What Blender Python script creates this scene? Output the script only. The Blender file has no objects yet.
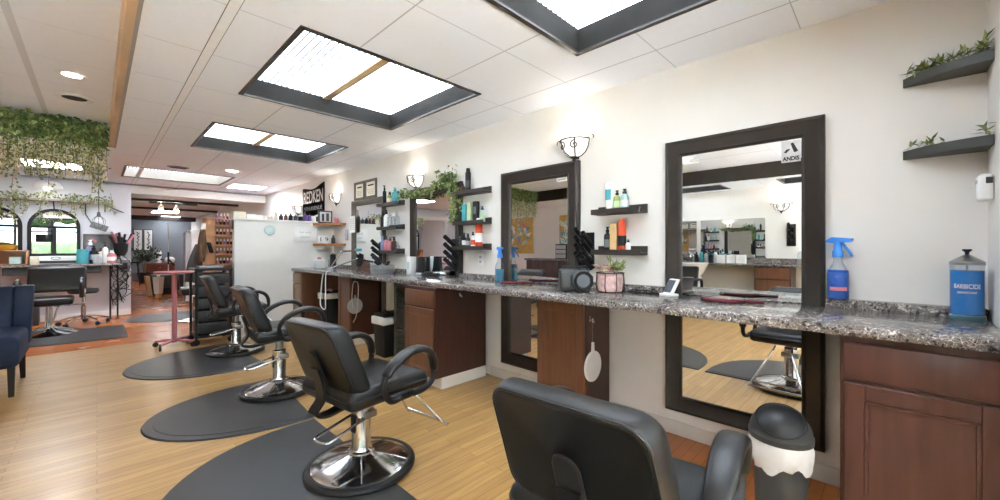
import bpy, bmesh, math, random
from mathutils import Vector, Matrix
R = math.radians
rnd = random.Random(11)
C = bpy.context.scene.collection
# ------------------------------------------------------------------ room measures (metres)
W = 2.65          # right wall plane
H = 1.216         # camera height
CZ = 2.396        # tile ceiling
RZ = 2.65         # raised ceiling channel
CT = 0.918        # countertop height
YB = 9.95         # wall with the arched mirrors
YP = 6.33         # white partition
TH = math.atan2(403, 395)

# ------------------------------------------------------------------ materials
MATS = {}
def new_mat(name):
    m = bpy.data.materials.new(name); m.use_nodes = True
    nt = m.node_tree; nt.nodes.clear()
    out = nt.nodes.new('ShaderNodeOutputMaterial')
    b = nt.nodes.new('ShaderNodeBsdfPrincipled')
    nt.links.new(b.outputs[0], out.inputs[0])
    MATS[name] = m
    return m, nt, b, out
def srgb(c):
    return tuple((x/255/12.92 if x/255 <= .04045 else ((x/255+.055)/1.055)**2.4) for x in c) + (1,)
def mat(name, col, rough=.5, metal=0, var=.06, scale=18, bump=0, bscale=None, coat=0, spec=.5, trans=0, emit=None, estr=0, stretch=None, ior=1.45):
    """procedural: colour from a noise field around the given sRGB colour, optional bump"""
    m, nt, b, out = new_mat(name)
    c = srgb(col)
    tc = nt.nodes.new('ShaderNodeTexCoord')
    vec = tc.outputs['Object']
    if stretch:
        mp = nt.nodes.new('ShaderNodeMapping'); mp.inputs['Scale'].default_value = stretch
        nt.links.new(vec, mp.inputs[0]); vec = mp.outputs[0]
    n = nt.nodes.new('ShaderNodeTexNoise'); n.inputs['Scale'].default_value = scale; n.inputs['Detail'].default_value = 4
    nt.links.new(vec, n.inputs['Vector'])
    r = nt.nodes.new('ShaderNodeValToRGB')
    r.color_ramp.elements[0].position = .3; r.color_ramp.elements[1].position = .7
    r.color_ramp.elements[0].color = tuple(max(0, x*(1-var)) for x in c[:3]) + (1,)
    r.color_ramp.elements[1].color = tuple(min(1, x*(1+var)) for x in c[:3]) + (1,)
    nt.links.new(n.outputs['Fac'], r.inputs[0]); nt.links.new(r.outputs[0], b.inputs['Base Color'])
    b.inputs['Roughness'].default_value = rough; b.inputs['Metallic'].default_value = metal
    b.inputs['Specular IOR Level'].default_value = spec; b.inputs['Coat Weight'].default_value = coat
    b.inputs['Transmission Weight'].default_value = trans; b.inputs['IOR'].default_value = ior
    if emit:
        b.inputs['Emission Color'].default_value = srgb(emit); b.inputs['Emission Strength'].default_value = estr
    if bump:
        n2 = nt.nodes.new('ShaderNodeTexNoise'); n2.inputs['Scale'].default_value = bscale or scale*6; n2.inputs['Detail'].default_value = 3
        nt.links.new(vec, n2.inputs['Vector'])
        bp = nt.nodes.new('ShaderNodeBump'); bp.inputs['Strength'].default_value = bump; bp.inputs['Distance'].default_value = .004
        nt.links.new(n2.outputs['Fac'], bp.inputs['Height']); nt.links.new(bp.outputs[0], b.inputs['Normal'])
    return m
def math_node(nt, op, a, b=None):
    n = nt.nodes.new('ShaderNodeMath'); n.operation = op
    for i, v in enumerate((a, b)):
        if v is None: continue
        if isinstance(v, (int, float)): n.inputs[i].default_value = v
        else: nt.links.new(v, n.inputs[i])
    return n.outputs[0]
def line_mask(nt, sock, origin, pitch, w):
    f = math_node(nt, 'FRACT', math_node(nt, 'DIVIDE', math_node(nt, 'SUBTRACT', sock, origin), pitch))
    d = math_node(nt, 'MINIMUM', f, math_node(nt, 'SUBTRACT', 1.0, f))
    return math_node(nt, 'LESS_THAN', d, w/2/pitch)
def mixcol(nt, fac, a, b):
    n = nt.nodes.new('ShaderNodeMix'); n.data_type = 'RGBA'
    for i, v in ((0, fac), (6, a), (7, b)):
        if hasattr(v, 'links'): nt.links.new(v, n.inputs[i])
        else: n.inputs[i].default_value = v
    return n.outputs[2]
def tile_mat(name, col, line, x0, px, y0, py, wx=.009, wy=.005):
    m, nt, b, out = new_mat(name)
    tc = nt.nodes.new('ShaderNodeTexCoord'); sp = nt.nodes.new('ShaderNodeSeparateXYZ')
    nt.links.new(tc.outputs['Object'], sp.inputs[0])
    k = math_node(nt, 'MAXIMUM', line_mask(nt, sp.outputs[0], x0, px, wx), line_mask(nt, sp.outputs[1], y0, py, wy))
    n = nt.nodes.new('ShaderNodeTexNoise'); n.inputs['Scale'].default_value = 60; n.inputs['Detail'].default_value = 4
    nt.links.new(tc.outputs['Object'], n.inputs['Vector'])
    c = srgb(col)
    base = mixcol(nt, n.outputs['Fac'], tuple(x*.97 for x in c[:3])+(1,), tuple(min(1, x*1.03) for x in c[:3])+(1,))
    nt.links.new(mixcol(nt, k, base, srgb(line)), b.inputs['Base Color'])
    b.inputs['Roughness'].default_value = .85
    return m
def plank_mat(name, c1, c2, gap, rough, patch=None, row=.057, length=.95, streak=.35):
    m, nt, b, out = new_mat(name)
    tc = nt.nodes.new('ShaderNodeTexCoord')
    br = nt.nodes.new('ShaderNodeTexBrick')
    br.offset = .37; br.squash = 1
    for k, v in (('Scale', 1), ('Mortar Size', .0011), ('Mortar Smooth', .1), ('Bias', 0), ('Brick Width', length), ('Row Height', row)):
        br.inputs[k].default_value = v
    br.inputs['Color1'].default_value = srgb(c1); br.inputs['Color2'].default_value = srgb(c2); br.inputs['Mortar'].default_value = srgb(gap)
    nt.links.new(tc.outputs['Object'], br.inputs['Vector'])
    mp = nt.nodes.new('ShaderNodeMapping'); mp.inputs['Scale'].default_value = (2.2, 34, 1)
    nt.links.new(tc.outputs['Object'], mp.inputs[0])
    n = nt.nodes.new('ShaderNodeTexNoise'); n.inputs['Scale'].default_value = 1.6; n.inputs['Detail'].default_value = 5
    nt.links.new(mp.outputs[0], n.inputs['Vector'])
    rp = nt.nodes.new('ShaderNodeValToRGB'); rp.color_ramp.elements[0].position = .3; rp.color_ramp.elements[1].position = .72
    rp.color_ramp.elements[0].color = (1-streak, 1-streak, 1-streak, 1); rp.color_ramp.elements[1].color = (1, 1, 1, 1)
    nt.links.new(n.outputs['Fac'], rp.inputs[0])
    mx = nt.nodes.new('ShaderNodeMix'); mx.data_type = 'RGBA'; mx.blend_type = 'MULTIPLY'; mx.inputs[0].default_value = .8
    nt.links.new(br.outputs['Color'], mx.inputs[6]); nt.links.new(rp.outputs[0], mx.inputs[7])
    col = mx.outputs[2]
    if patch:   # redder boards beside the wall at the near end
        sp = nt.nodes.new('ShaderNodeSeparateXYZ'); nt.links.new(tc.outputs['Object'], sp.inputs[0])
        k = math_node(nt, 'MULTIPLY', math_node(nt, 'GREATER_THAN', sp.outputs[0], 1.93), math_node(nt, 'LESS_THAN', sp.outputs[1], 1.25))
        ng = nt.nodes.new('ShaderNodeTexNoise'); ng.inputs['Scale'].default_value = 7; nt.links.new(tc.outputs['Object'], ng.inputs['Vector'])
        red = mixcol(nt, br.outputs['Fac'], mixcol(nt, ng.outputs['Fac'], srgb(patch[0]), srgb(patch[1])), srgb((70, 40, 20)))
        col = mixcol(nt, k, col, red)
    nt.links.new(col, b.inputs['Base Color'])
    nr = nt.nodes.new('ShaderNodeTexNoise'); nr.inputs['Scale'].default_value = 3
    nt.links.new(tc.outputs['Object'], nr.inputs['Vector'])
    mr = nt.nodes.new('ShaderNodeMapRange'); mr.inputs[3].default_value = rough*.8; mr.inputs[4].default_value = rough*1.25
    nt.links.new(nr.outputs['Fac'], mr.inputs[0]); nt.links.new(mr.outputs[0], b.inputs['Roughness'])
    return m
def granite_mat(name):
    m, nt, b, out = new_mat(name)
    tc = nt.nodes.new('ShaderNodeTexCoord')
    n = nt.nodes.new('ShaderNodeTexNoise'); n.inputs['Scale'].default_value = 46; n.inputs['Detail'].default_value = 9; n.inputs['Roughness'].default_value = .7; n.inputs['Distortion'].default_value = 1.2
    nt.links.new(tc.outputs['Object'], n.inputs['Vector'])
    r = nt.nodes.new('ShaderNodeValToRGB'); e = r.color_ramp.elements
    e[0].position = .36; e[0].color = srgb((34, 30, 29)); e[1].position = .645; e[1].color = srgb((214, 210, 206))
    for p, c in ((.44, (70, 63, 61)), (.5, (128, 120, 116)), (.54, (80, 73, 71)), (.60, (178, 172, 168))):
        x = e.new(p); x.color = srgb(c)
    nt.links.new(n.outputs['Fac'], r.inputs[0])
    v = nt.nodes.new('ShaderNodeTexVoronoi'); v.feature = 'DISTANCE_TO_EDGE'; v.inputs['Scale'].default_value = 62
    nt.links.new(tc.outputs['Object'], v.inputs['Vector'])
    k = math_node(nt, 'MULTIPLY', math_node(nt, 'LESS_THAN', v.outputs['Distance'], .03), .55)
    n3 = nt.nodes.new('ShaderNodeTexNoise'); n3.inputs['Scale'].default_value = 9; nt.links.new(tc.outputs['Object'], n3.inputs['Vector'])
    k = math_node(nt, 'MULTIPLY', k, math_node(nt, 'GREATER_THAN', n3.outputs['Fac'], .50))
    nt.links.new(mixcol(nt, k, r.outputs[0], srgb((215, 208, 200))), b.inputs['Base Color'])
    b.inputs['Roughness'].default_value = .16
    return m
def emis_mat(name, col, s, ribs=None):
    m, nt, b, out = new_mat(name)
    nt.nodes.remove(b)
    e = nt.nodes.new('ShaderNodeEmission'); e.inputs[0].default_value = srgb(col)
    nt.links.new(e.outputs[0], out.inputs[0])
    tc = nt.nodes.new('ShaderNodeTexCoord')
    if ribs:
        sp = nt.nodes.new('ShaderNodeSeparateXYZ'); nt.links.new(tc.outputs['Object'], sp.inputs[0])
        k = line_mask(nt, sp.outputs[0], 0, ribs, ribs*.30)
        n = nt.nodes.new('ShaderNodeTexNoise'); n.inputs['Scale'].default_value = 3; nt.links.new(tc.outputs['Object'], n.inputs['Vector'])
        a = math_node(nt, 'MULTIPLY', math_node(nt, 'SUBTRACT', 1.0, math_node(nt, 'MULTIPLY', k, .93)), s)
        nt.links.new(math_node(nt, 'MULTIPLY', a, math_node(nt, 'ADD', n.outputs['Fac'], .5)), e.inputs[1])
    else:
        n = nt.nodes.new('ShaderNodeTexNoise'); n.inputs['Scale'].default_value = 4; nt.links.new(tc.outputs['Object'], n.inputs['Vector'])
        nt.links.new(math_node(nt, 'MULTIPLY', math_node(nt, 'ADD', math_node(nt, 'MULTIPLY', n.outputs['Fac'], .2), .9), s), e.inputs[1])
    return m
def clear_mat(name, tint, gloss=.12, solid=0, scol=(255, 255, 255)):
    """thin clear plastic or pane: transparent with a tint, a fresnel gloss and optional solid share"""
    m, nt, b, out = new_mat(name)
    t = nt.nodes.new('ShaderNodeBsdfTransparent')
    n = nt.nodes.new('ShaderNodeTexNoise'); n.inputs['Scale'].default_value = 12
    tc = nt.nodes.new('ShaderNodeTexCoord'); nt.links.new(tc.outputs['Object'], n.inputs['Vector'])
    c = srgb(tint)
    nt.links.new(mixcol(nt, n.outputs['Fac'], tuple(x*.97 for x in c[:3])+(1,), c), t.inputs[0])
    b.inputs['Base Color'].default_value = srgb(scol); b.inputs['Roughness'].default_value = .08
    g = nt.nodes.new('ShaderNodeBsdfGlossy'); g.inputs['Roughness'].default_value = .05
    lw = nt.nodes.new('ShaderNodeLayerWeight'); lw.inputs[0].default_value = .25
    f = math_node(nt, 'ADD', math_node(nt, 'MULTIPLY', lw.outputs['Fresnel'], .35), gloss*.4)
    m1 = nt.nodes.new('ShaderNodeMixShader'); m1.inputs[0].default_value = solid
    nt.links.new(t.outputs[0], m1.inputs[1]); nt.links.new(b.outputs[0], m1.inputs[2])
    m2 = nt.nodes.new('ShaderNodeMixShader'); nt.links.new(f, m2.inputs[0])
    nt.links.new(m1.outputs[0], m2.inputs[1]); nt.links.new(g.outputs[0], m2.inputs[2])
    nt.links.new(m2.outputs[0], out.inputs[0])
    return m

WALL = mat('wall_paint', (229, 226, 221), .75, var=.02, scale=3, bump=.08, bscale=220)
WHITE = mat('white_paint', (228, 226, 222), .55, var=.02, scale=5)
BASEB = mat('baseboard_paint', (214, 210, 203), .45, var=.03, scale=6)
LILAC = mat('cool_white_wall', (214, 216, 222), .75, var=.02, scale=3, bump=.06, bscale=200)
GREYW = mat('grey_wall', (126, 131, 137), .8, var=.04, scale=2)
TILE = tile_mat('ceiling_tile', (240, 245, 255), (190, 194, 203), .46, .625, .985, .652)
TILEL = tile_mat('raised_ceiling_tile', (240, 245, 255), (216, 220, 228), -.38, 1.22, .55, .66, wx=.04)
TBAR = mat('tee_bar', (240, 243, 248), .5, var=.03)
MAPLE = plank_mat('maple_planks', (208, 166, 106), (186, 145, 88), (112, 80, 44), .32, patch=((190, 118, 62), (160, 92, 46)))
OAK = plank_mat('orange_planks', (198, 118, 60), (178, 98, 46), (100, 56, 26), .25)
GRAN = granite_mat('speckled_granite')
WELL = mat('charcoal_well', (31, 29, 26), .75, var=.3, scale=5, spec=.25)
WELLW = mat('white_well', (225, 224, 220), .6, var=.03)
WOOD = mat('raw_beam_wood', (198, 166, 130), .6, var=.25, scale=6, stretch=(1, .2, 1))
BATTEN = mat('batten_wood', (242, 216, 172), .5, var=.08)
CAB = mat('mahogany_cabinet', (86, 52, 43), .38, var=.18, scale=9, stretch=(3, 3, .4), coat=.15)
CABO = mat('chestnut_cabinet', (106, 70, 49), .38, var=.16, scale=9, stretch=(3, 3, .4), coat=.15)
CABD = mat('cabinet_side', (72, 44, 36), .4, var=.15, scale=9, stretch=(3, 3, .4))
CABL = mat('taupe_cabinet', (150, 122, 100), .4, var=.1, scale=9, stretch=(3, 3, .4))
FRAME = mat('espresso_frame', (50, 43, 38), .38, var=.12, scale=12, coat=.1)
FRAMEG = mat('grey_wood_frame', (104, 96, 88), .5, var=.14, scale=12)
SHELF = mat('dark_ledge', (58, 52, 47), .45, var=.1, scale=14)
OAKSH = mat('oak_corner_board', (158, 104, 62), .5, var=.2, scale=12, stretch=(.6, 3, 3))
LEATHER = mat('black_leather', (23, 23, 24), .30, var=.12, scale=30, bump=.25, bscale=420, spec=.55)
LEATH2 = mat('black_leather_edge', (28, 28, 30), .28, var=.1, scale=30, bump=.2, bscale=420, spec=.6)
PLAST = mat('black_plastic', (28, 28, 29), .4, var=.1, scale=25)
BLACK = mat('matte_black', (22, 22, 23), .6, var=.15, scale=20)
DGREY = mat('dark_grey_plastic', (58, 59, 60), .45, var=.1, scale=25, bump=.06, bscale=300)
MGREY = mat('mid_grey', (112, 114, 116), .5, var=.08)
LGREY = mat('light_grey', (176, 178, 182), .5, var=.06)
RUBBER = mat('mat_rubber', (58, 58, 59), .36, var=.10, scale=4, bump=.15, bscale=500)
CHROME = mat('chrome', (212, 212, 214), .14, metal=1, var=.03)
STEEL = mat('brushed_steel', (160, 162, 165), .3, metal=1, var=.06)
MIRROR = mat('mirror_glass', (238, 240, 240), .0, metal=1, var=.004)
IRON = mat('wrought_iron', (48, 42, 38), .5, var=.15, metal=.4)
BULBG = emis_mat('frosted_bowl', (255, 248, 236), .62)
DIFFW = emis_mat('pale_diffuser', (250, 252, 255), 1.1, ribs=.045)
DIFF = emis_mat('ribbed_diffuser', (230, 242, 255), 4.6, ribs=.045)
LEDW = emis_mat('led_panel_glow', (240, 246, 255), 24)
FILLP = emis_mat('fill_panel_glow', (240, 246, 255), 8)  # glow of the added hall and back-room fill panels
SPOTW = emis_mat('downlight_glow', (255, 250, 240), 9)
LAMPG = emis_mat('track_bulb_glow', (255, 248, 225), 40)
VELVET = mat('navy_velvet', (28, 42, 70), .7, var=.2, scale=14, bump=.2, bscale=200)
DWOOD = mat('dark_leg_wood', (40, 32, 30), .45, var=.15)
PINK = mat('dusty_pink', (206, 134, 142), .4, var=.05)
BAG = mat('white_bag', (226, 226, 226), .35, var=.06, scale=14, bump=.5, bscale=22)
LEAF1 = mat('ivy_leaf', (106, 126, 70), .5, var=.35, scale=30)
LEAF2 = mat('pale_leaf', (156, 168, 110), .5, var=.3, scale=30)
LEAF3 = mat('olive_leaf', (124, 130, 72), .55, var=.3, scale=30)
LEAF5 = mat('dull_ivy_leaf', (84, 108, 58), .5, var=.35, scale=30)
LEAF4 = mat('cream_blossom', (214, 200, 172), .6, var=.12, scale=30)
STEM = mat('dry_stem', (122, 108, 78), .7, var=.2)
CREAM = mat('cream', (232, 222, 200), .5, var=.05)
PAPER = mat('paper', (236, 234, 230), .7, var=.03)
TEAL = mat('teal', (74, 162, 170), .35, var=.06)
LTEAL = mat('pale_teal', (176, 206, 204), .5, var=.06)
LGREEN = mat('pale_green', (196, 214, 168), .4, var=.06)
OLIVEG = mat('lime_label', (156, 172, 92), .4, var=.08)
ORANGE = mat('orange_red', (214, 78, 42), .3, var=.06)
TAN = mat('tan', (198, 168, 120), .5, var=.06)
MAROON = mat('maroon', (98, 36, 48), .22, var=.1, coat=.3)
BROWN = mat('brown_bottle', (86, 44, 34), .3, var=.1)
PURPLE = mat('violet', (118, 92, 156), .4, var=.08)
ROSE = mat('rose', (206, 130, 142), .4, var=.08)
REDP = mat('red_plastic', (190, 60, 60), .4, var=.08)
PERI = mat('periwinkle', (140, 150, 190), .4, var=.08)
YELLOW = mat('yellow', (226, 184, 62), .45, var=.08)
BLUE = mat('blue_plastic', (64, 140, 222), .3, var=.05)
BLUEL = mat('blue_liquid', (0, 126, 206), .2, var=.04)
BLUED = mat('deep_blue_liquid', (0, 92, 196), .2, var=.04)
CLEAR = clear_mat('clear_plastic', (244, 247, 249), .05, .04, (240, 244, 246))
PANE = clear_mat('window_pane', (250, 252, 252), .05)
GOLD = mat('gold_leaf', (196, 158, 84), .4, var=.2, scale=5)
WHITEP = mat('white_plastic', (236, 236, 234), .3, var=.02)
INK = mat('black_ink', (24, 22, 22), .6, var=.05)
INKG = mat('grey_ink', (150, 152, 152), .6, var=.05)
BRWOOD = mat('polish_rack_wood', (196, 146, 106), .5, var=.12, scale=10)
DRESS = mat('red_brown_dresser', (116, 56, 40), .4, var=.15, scale=9)
HEDGE = mat('hedge_green', (34, 52, 22), .8, var=.5, scale=6, bump=.6, bscale=14)
LAWN = mat('lawn', (44, 62, 30), .9, var=.3, scale=5)
SCREEN = mat('grey_screen', (92, 98, 104), .15, var=.08)
SKIN = mat('wig_hair', (110, 82, 58), .6, var=.35, scale=40, stretch=(3, 3, .3))

# ------------------------------------------------------------------ mesh builder
class MB:
    def __init__(s): s.bm = bmesh.new(); s.mats = []
    def _mi(s, m):
        if m not in s.mats: s.mats.append(m)
        return s.mats.index(m)
    def _fin(s, faces, m):
        i = s._mi(m)
        for f in faces: f.material_index = i; f.smooth = True
    def faces(s, verts, faces, m, M=None):
        vs = [s.bm.verts.new((M @ Vector(v)) if M else v) for v in verts]
        out = []
        for f in faces:
            try: out.append(s.bm.faces.new([vs[i] for i in f]))
            except ValueError: pass
        s._fin(out, m); return vs, out
    def box(s, a, b, m, bev=0, seg=2, M=None, fn=None):
        (x0, y0, z0), (x1, y1, z1) = a, b
        vs = [(x, y, z) for x in (min(x0, x1), max(x0, x1)) for y in (min(y0, y1), max(y0, y1)) for z in (min(z0, z1), max(z0, z1))]
        fs = [(0, 1, 3, 2), (4, 6, 7, 5), (0, 4, 5, 1), (2, 3, 7, 6), (0, 2, 6, 4), (1, 5, 7, 3)]
        tmp = bmesh.new()
        tv = [tmp.verts.new(v) for v in vs]
        for f in fs: tmp.faces.new([tv[i] for i in f])
        if bev: bmesh.ops.bevel(tmp, geom=list(tmp.edges), offset=bev, segments=seg, affect='EDGES', profile=.5)
        tmp.verts.index_update()
        V = [v.co.copy() for v in tmp.verts]; F = [[v.index for v in f.verts] for f in tmp.faces]; tmp.free()
        if fn: V = [Vector(fn(v)) for v in V]
        return s.faces(V, F, m, M)
    def loft(s, rings, m, M=None, caps=True, closed=True):
        n = len(rings[0]); V = [p for r in rings for p in r]; F = []
        for i in range(len(rings)-1):
            for j in range(n if closed else n-1):
                k = (j+1) % n
                F.append((i*n+j, i*n+k, (i+1)*n+k, (i+1)*n+j))
        if caps:
            F.append(tuple(range(n-1, -1, -1))); F.append(tuple((len(rings)-1)*n+j for j in range(n)))
        return s.faces(V, F, m, M)
    def lathe(s, prof, m, c=(0, 0, 0), seg=24, M=None, sx=1, sy=1, a0=0, a1=2*math.pi):
        full = abs(a1-a0-2*math.pi) < 1e-6
        rings = []
        cnt = seg if full else seg+1
        for r, z in prof:
            rings.append([(c[0]+r*sx*math.cos(a0+(a1-a0)*j/seg), c[1]+r*sy*math.sin(a0+(a1-a0)*j/seg), c[2]+z) for j in range(cnt)])
        return s.loft(rings, m, M, caps=full, closed=full)
    def tube(s, pts, r, m, seg=8, closed=False, M=None, flat=None):
        """round tube (or flat strap when flat = (width_vector, half_width, half_thickness)) along pts"""
        P = [Vector(p) for p in pts]; n = len(P); rings = []
        up = None
        for i in range(n):
            if closed: t = (P[(i+1) % n]-P[i-1])
            else: t = P[min(i+1, n-1)]-P[max(i-1, 0)]
            t.normalize()
            if up is None:
                up = t.orthogonal().normalized()
            up = (up - t*up.dot(t)); up = up.normalized() if up.length > 1e-6 else t.orthogonal().normalized()
            q = t.cross(up)
            rr = r[i] if isinstance(r, (list, tuple)) else r
            if flat:
                w = Vector(flat[0]); w = (w-t*w.dot(t)).normalized(); h = t.cross(w)
                a, b = flat[1], flat[2]
                rings.append([P[i]+w*x+h*y for x, y in ((-a, -b), (a, -b), (a, b), (-a, b))])
            else:
                rings.append([P[i]+up*rr*math.cos(2*math.pi*j/seg)+q*rr*math.sin(2*math.pi*j/seg) for j in range(seg)])
        if closed: rings.append(rings[0][:])
        if closed:
            # align the seam
            a, b = rings[0], rings[-2]; k = min(range(len(a)), key=lambda k: (Vector(a[k])-Vector(b[0])).length)
            rings[-1] = [a[(k+j) % len(a)] for j in range(len(a))]
        return s.loft(rings, m, M, caps=not closed)
    def prism(s, poly, z0, z1, m, M=None, bev=0):
        n = len(poly)
        if bev:
            cx = sum(p[0] for p in poly)/n; cy = sum(p[1] for p in poly)/n
            def sc(d):
                out = []
                for x, y in poly:
                    l = math.hypot(x-cx, y-cy) or 1
                    out.append((x-(x-cx)/l*d, y-(y-cy)/l*d))
                return out
            rings = [[(x, y, z0) for x, y in poly], [(x, y, z1-bev) for x, y in poly], [(x, y, z1) for x, y in sc(bev)]]
        else:
            rings = [[(x, y, z0) for x, y in poly], [(x, y, z1) for x, y in poly]]
        return s.loft(rings, m, M)
    def ball(s, c, r, m, seg=16, M=None):
        rx, ry, rz = r if isinstance(r, tuple) else (r, r, r)
        prof = [(math.sin(math.pi*i/(seg//2)), -math.cos(math.pi*i/(seg//2))) for i in range(seg//2+1)]
        rings = [[(c[0]+rx*max(p, .001)*math.cos(2*math.pi*j/seg), c[1]+ry*max(p, .001)*math.sin(2*math.pi*j/seg), c[2]+rz*z) for j in range(seg)] for p, z in prof]
        return s.loft(rings, m, M)
    def build(s, name, parent=None, origin=None, sharp=35):
        bmesh.ops.recalc_face_normals(s.bm, faces=list(s.bm.faces))
        me = bpy.data.meshes.new(name)
        off = Vector((0, 0, 0))
        if parent is not None:
            p = parent
            while p is not None: off += p.location; p = p.parent
        elif origin is not None: off = Vector(origin)
        if off.length: bmesh.ops.translate(s.bm, verts=list(s.bm.verts), vec=-off)
        s.bm.to_mesh(me); s.bm.free()
        for m in s.mats: me.materials.append(m)
        me.set_sharp_from_angle(angle=R(sharp))
        o = bpy.data.objects.new(name, me); C.objects.link(o)
        if parent is not None: o.parent = parent
        elif origin is not None: o.location = origin
        return o
def tag(o, label, cat, group=None, kind=None):
    o['label'] = label; o['category'] = cat
    if group: o['group'] = group
    if kind: o['kind'] = kind
    return o
def thing(name, label, cat, loc=(0, 0, 0), group=None):
    o = bpy.data.objects.new(name, None); C.objects.link(o); o.location = loc; o.empty_display_size = .05
    return tag(o, label, cat, group)
def struct(o): o['kind'] = 'structure'; return o
def copy_thing(src, label=None, loc=None, rot=None):
    def rec(o, par):
        c = o.copy(); C.objects.link(c); c.parent = par
        for ch in [x for x in bpy.data.objects if x.parent == o]: rec(ch, c)
        return c
    c = rec(src, None)
    if label: c['label'] = label
    if loc is not None: c.location = loc
    if rot is not None: c.rotation_euler = (0, 0, rot)
    return c
def text(name, body, size, M, m, parent, width=None, depth=.0006, bold=0):
    cu = bpy.data.curves.new(name, 'FONT'); cu.body = body; cu.size = size; cu.extrude = depth; cu.align_x = 'CENTER'; cu.align_y = 'CENTER'
    cu.offset = bold
    o = bpy.data.objects.new(name, cu); C.objects.link(o)
    dg = bpy.context.evaluated_depsgraph_get()
    me = bpy.data.meshes.new_from_object(o.evaluated_get(dg)); bpy.data.objects.remove(o)
    xs = [v.co.x for v in me.vertices]
    k = width/(max(xs)-min(xs)) if width else 1
    off = Vector((0, 0, 0)); p = parent
    while p is not None: off += p.location; p = p.parent
    for v in me.vertices:
        co = Vector((v.co.x*k, v.co.y, v.co.z)); v.co = (M @ co) - off
    me.materials.clear(); me.materials.append(m); me.name = name
    t = bpy.data.objects.new(name, me); C.objects.link(t); t.parent = parent
    return t
def facing(n, loc):
    """matrix whose x runs to the reader's right, y up, z along the horizontal normal n"""
    z = Vector(n).normalized(); y = Vector((0, 0, 1)); x = y.cross(z)
    M = Matrix((x, y, z)).transposed().to_4x4(); M.translation = loc
    return M
def rpoly(w, h, r, n=6, cx=0, cy=0):
    out = []
    for sx, sy, a in ((1, 1, 0), (-1, 1, 90), (-1, -1, 180), (1, -1, 270)):
        for i in range(n+1):
            t = R(a+90*i/n); out.append((cx+sx*(w/2-r)+r*math.cos(t), cy+sy*(h/2-r)+r*math.sin(t)))
    return out
def arc(c, r, a0, a1, n): return [(c[0]+r*math.cos(R(a0+(a1-a0)*i/n)), c[1]+r*math.sin(R(a0+(a1-a0)*i/n))) for i in range(n+1)]
def spline(pts, n=6):
    P = [Vector(p) for p in pts]; out = []
    for i in range(len(P)-1):
        p0 = P[max(i-1, 0)]; p1 = P[i]; p2 = P[i+1]; p3 = P[min(i+2, len(P)-1)]
        for k in range(n):
            t = k/n
            out.append(.5*((2*p1)+(p2-p0)*t+(2*p0-5*p1+4*p2-p3)*t*t+(3*p1-p0-3*p2+p3)*t**3))
    out.append(P[-1]); return out

# ================================================================== SETTING
def slab(name, boxes, m):
    b = MB()
    for a, c in boxes: b.box(a, c, m)
    return struct(b.build(name))
YF, XL, YBB = -3.2, -3.75, 20.0
slab('floor', [((XL, YF, -.05), (W+.1, 6.87, 0))], MAPLE)
slab('floor_far', [((XL, 6.87, -.05), (W+.1, YBB+.1, 0))], OAK)
slab('wall_right', [((W, YF, 0), (W+.1, YBB+.1, 2.8))], WALL)
slab('wall_return', [((1.75, -.42, 0), (W, -.305, CZ))], WALL)
slab('wall_left', [((XL-.1, YF, 0), (XL, YBB+.1, 2.8))], WALL)
slab('wall_back', [((-1.42, YB, 0), (.44, YB+.14, CZ)), ((XL, YB, 0), (-2.4, YB+.14, CZ)), ((-2.4, YB, 2.06), (-1.42, YB+.14, CZ))], LILAC)
slab('wall_far', [((XL, YBB, 0), (W, YBB+.1, 2.8))], GREYW)
slab('wall_hall', [((.38, YB+.14, 0), (.44, 12.2, CZ)), ((XL, 13.2, 0), (-.6, 13.3, CZ))], mat('pale_grey_wall', (184, 184, 186), .75, var=.03, scale=2))
slab('beam', [((.44, YB, 2.225), (W, YB+.3, CZ))], WHITE)
b = MB()
b.box((1.305, YP, 0), (W, YP+.11, 1.60), WHITE)
b.box((1.285, YP-.025, 1.60), (W, YP+.135, 1.625), WHITE, .004)
b.box((1.30, YP-.012, 0), (2.05, YP, .10), BASEB)
struct(b.build('wall_partition'))
# storefront wall with tall windows, daylight comes through it
wins = [(-3.65, -2.1), (-2.0, -.45), (-.35, 1.15), (1.25, 2.55)]
bx = [((XL, YF-.12, 0), (W, YF, .16)), ((XL, YF-.12, 2.38), (W, YF, 2.8))]
xs = [XL]+[x for w in wins for x in w]+[W]
for i in range(0, len(xs), 2): bx.append(((xs[i], YF-.12, .16), (xs[i+1], YF, 2.38)))
slab('wall_front', bx, WALL)
for i, (x0, x1) in enumerate(wins):
    b = MB()
    for a, c in (((x0, YF-.09, .16), (x0+.06, YF-.03, 2.38)), ((x1-.06, YF-.09, .16), (x1, YF-.03, 2.38)), ((x0, YF-.09, .16), (x1, YF-.03, .22)),
                 ((x0, YF-.09, 2.32), (x1, YF-.03, 2.38)), ((x0, YF-.085, 1.82), (x1, YF-.035, 1.87)), (((x0+x1)/2-.025, YF-.085, .16), ((x0+x1)/2+.025, YF-.035, 2.38))):
        b.box(a, c, BLACK)
    fr = struct(b.build('window_%d' % (i+1)))
    b = MB(); b.box((x0+.05, YF-.064, .21), (x1-.05, YF-.06, 2.33), PANE); b.build('window_pane', fr)
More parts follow.
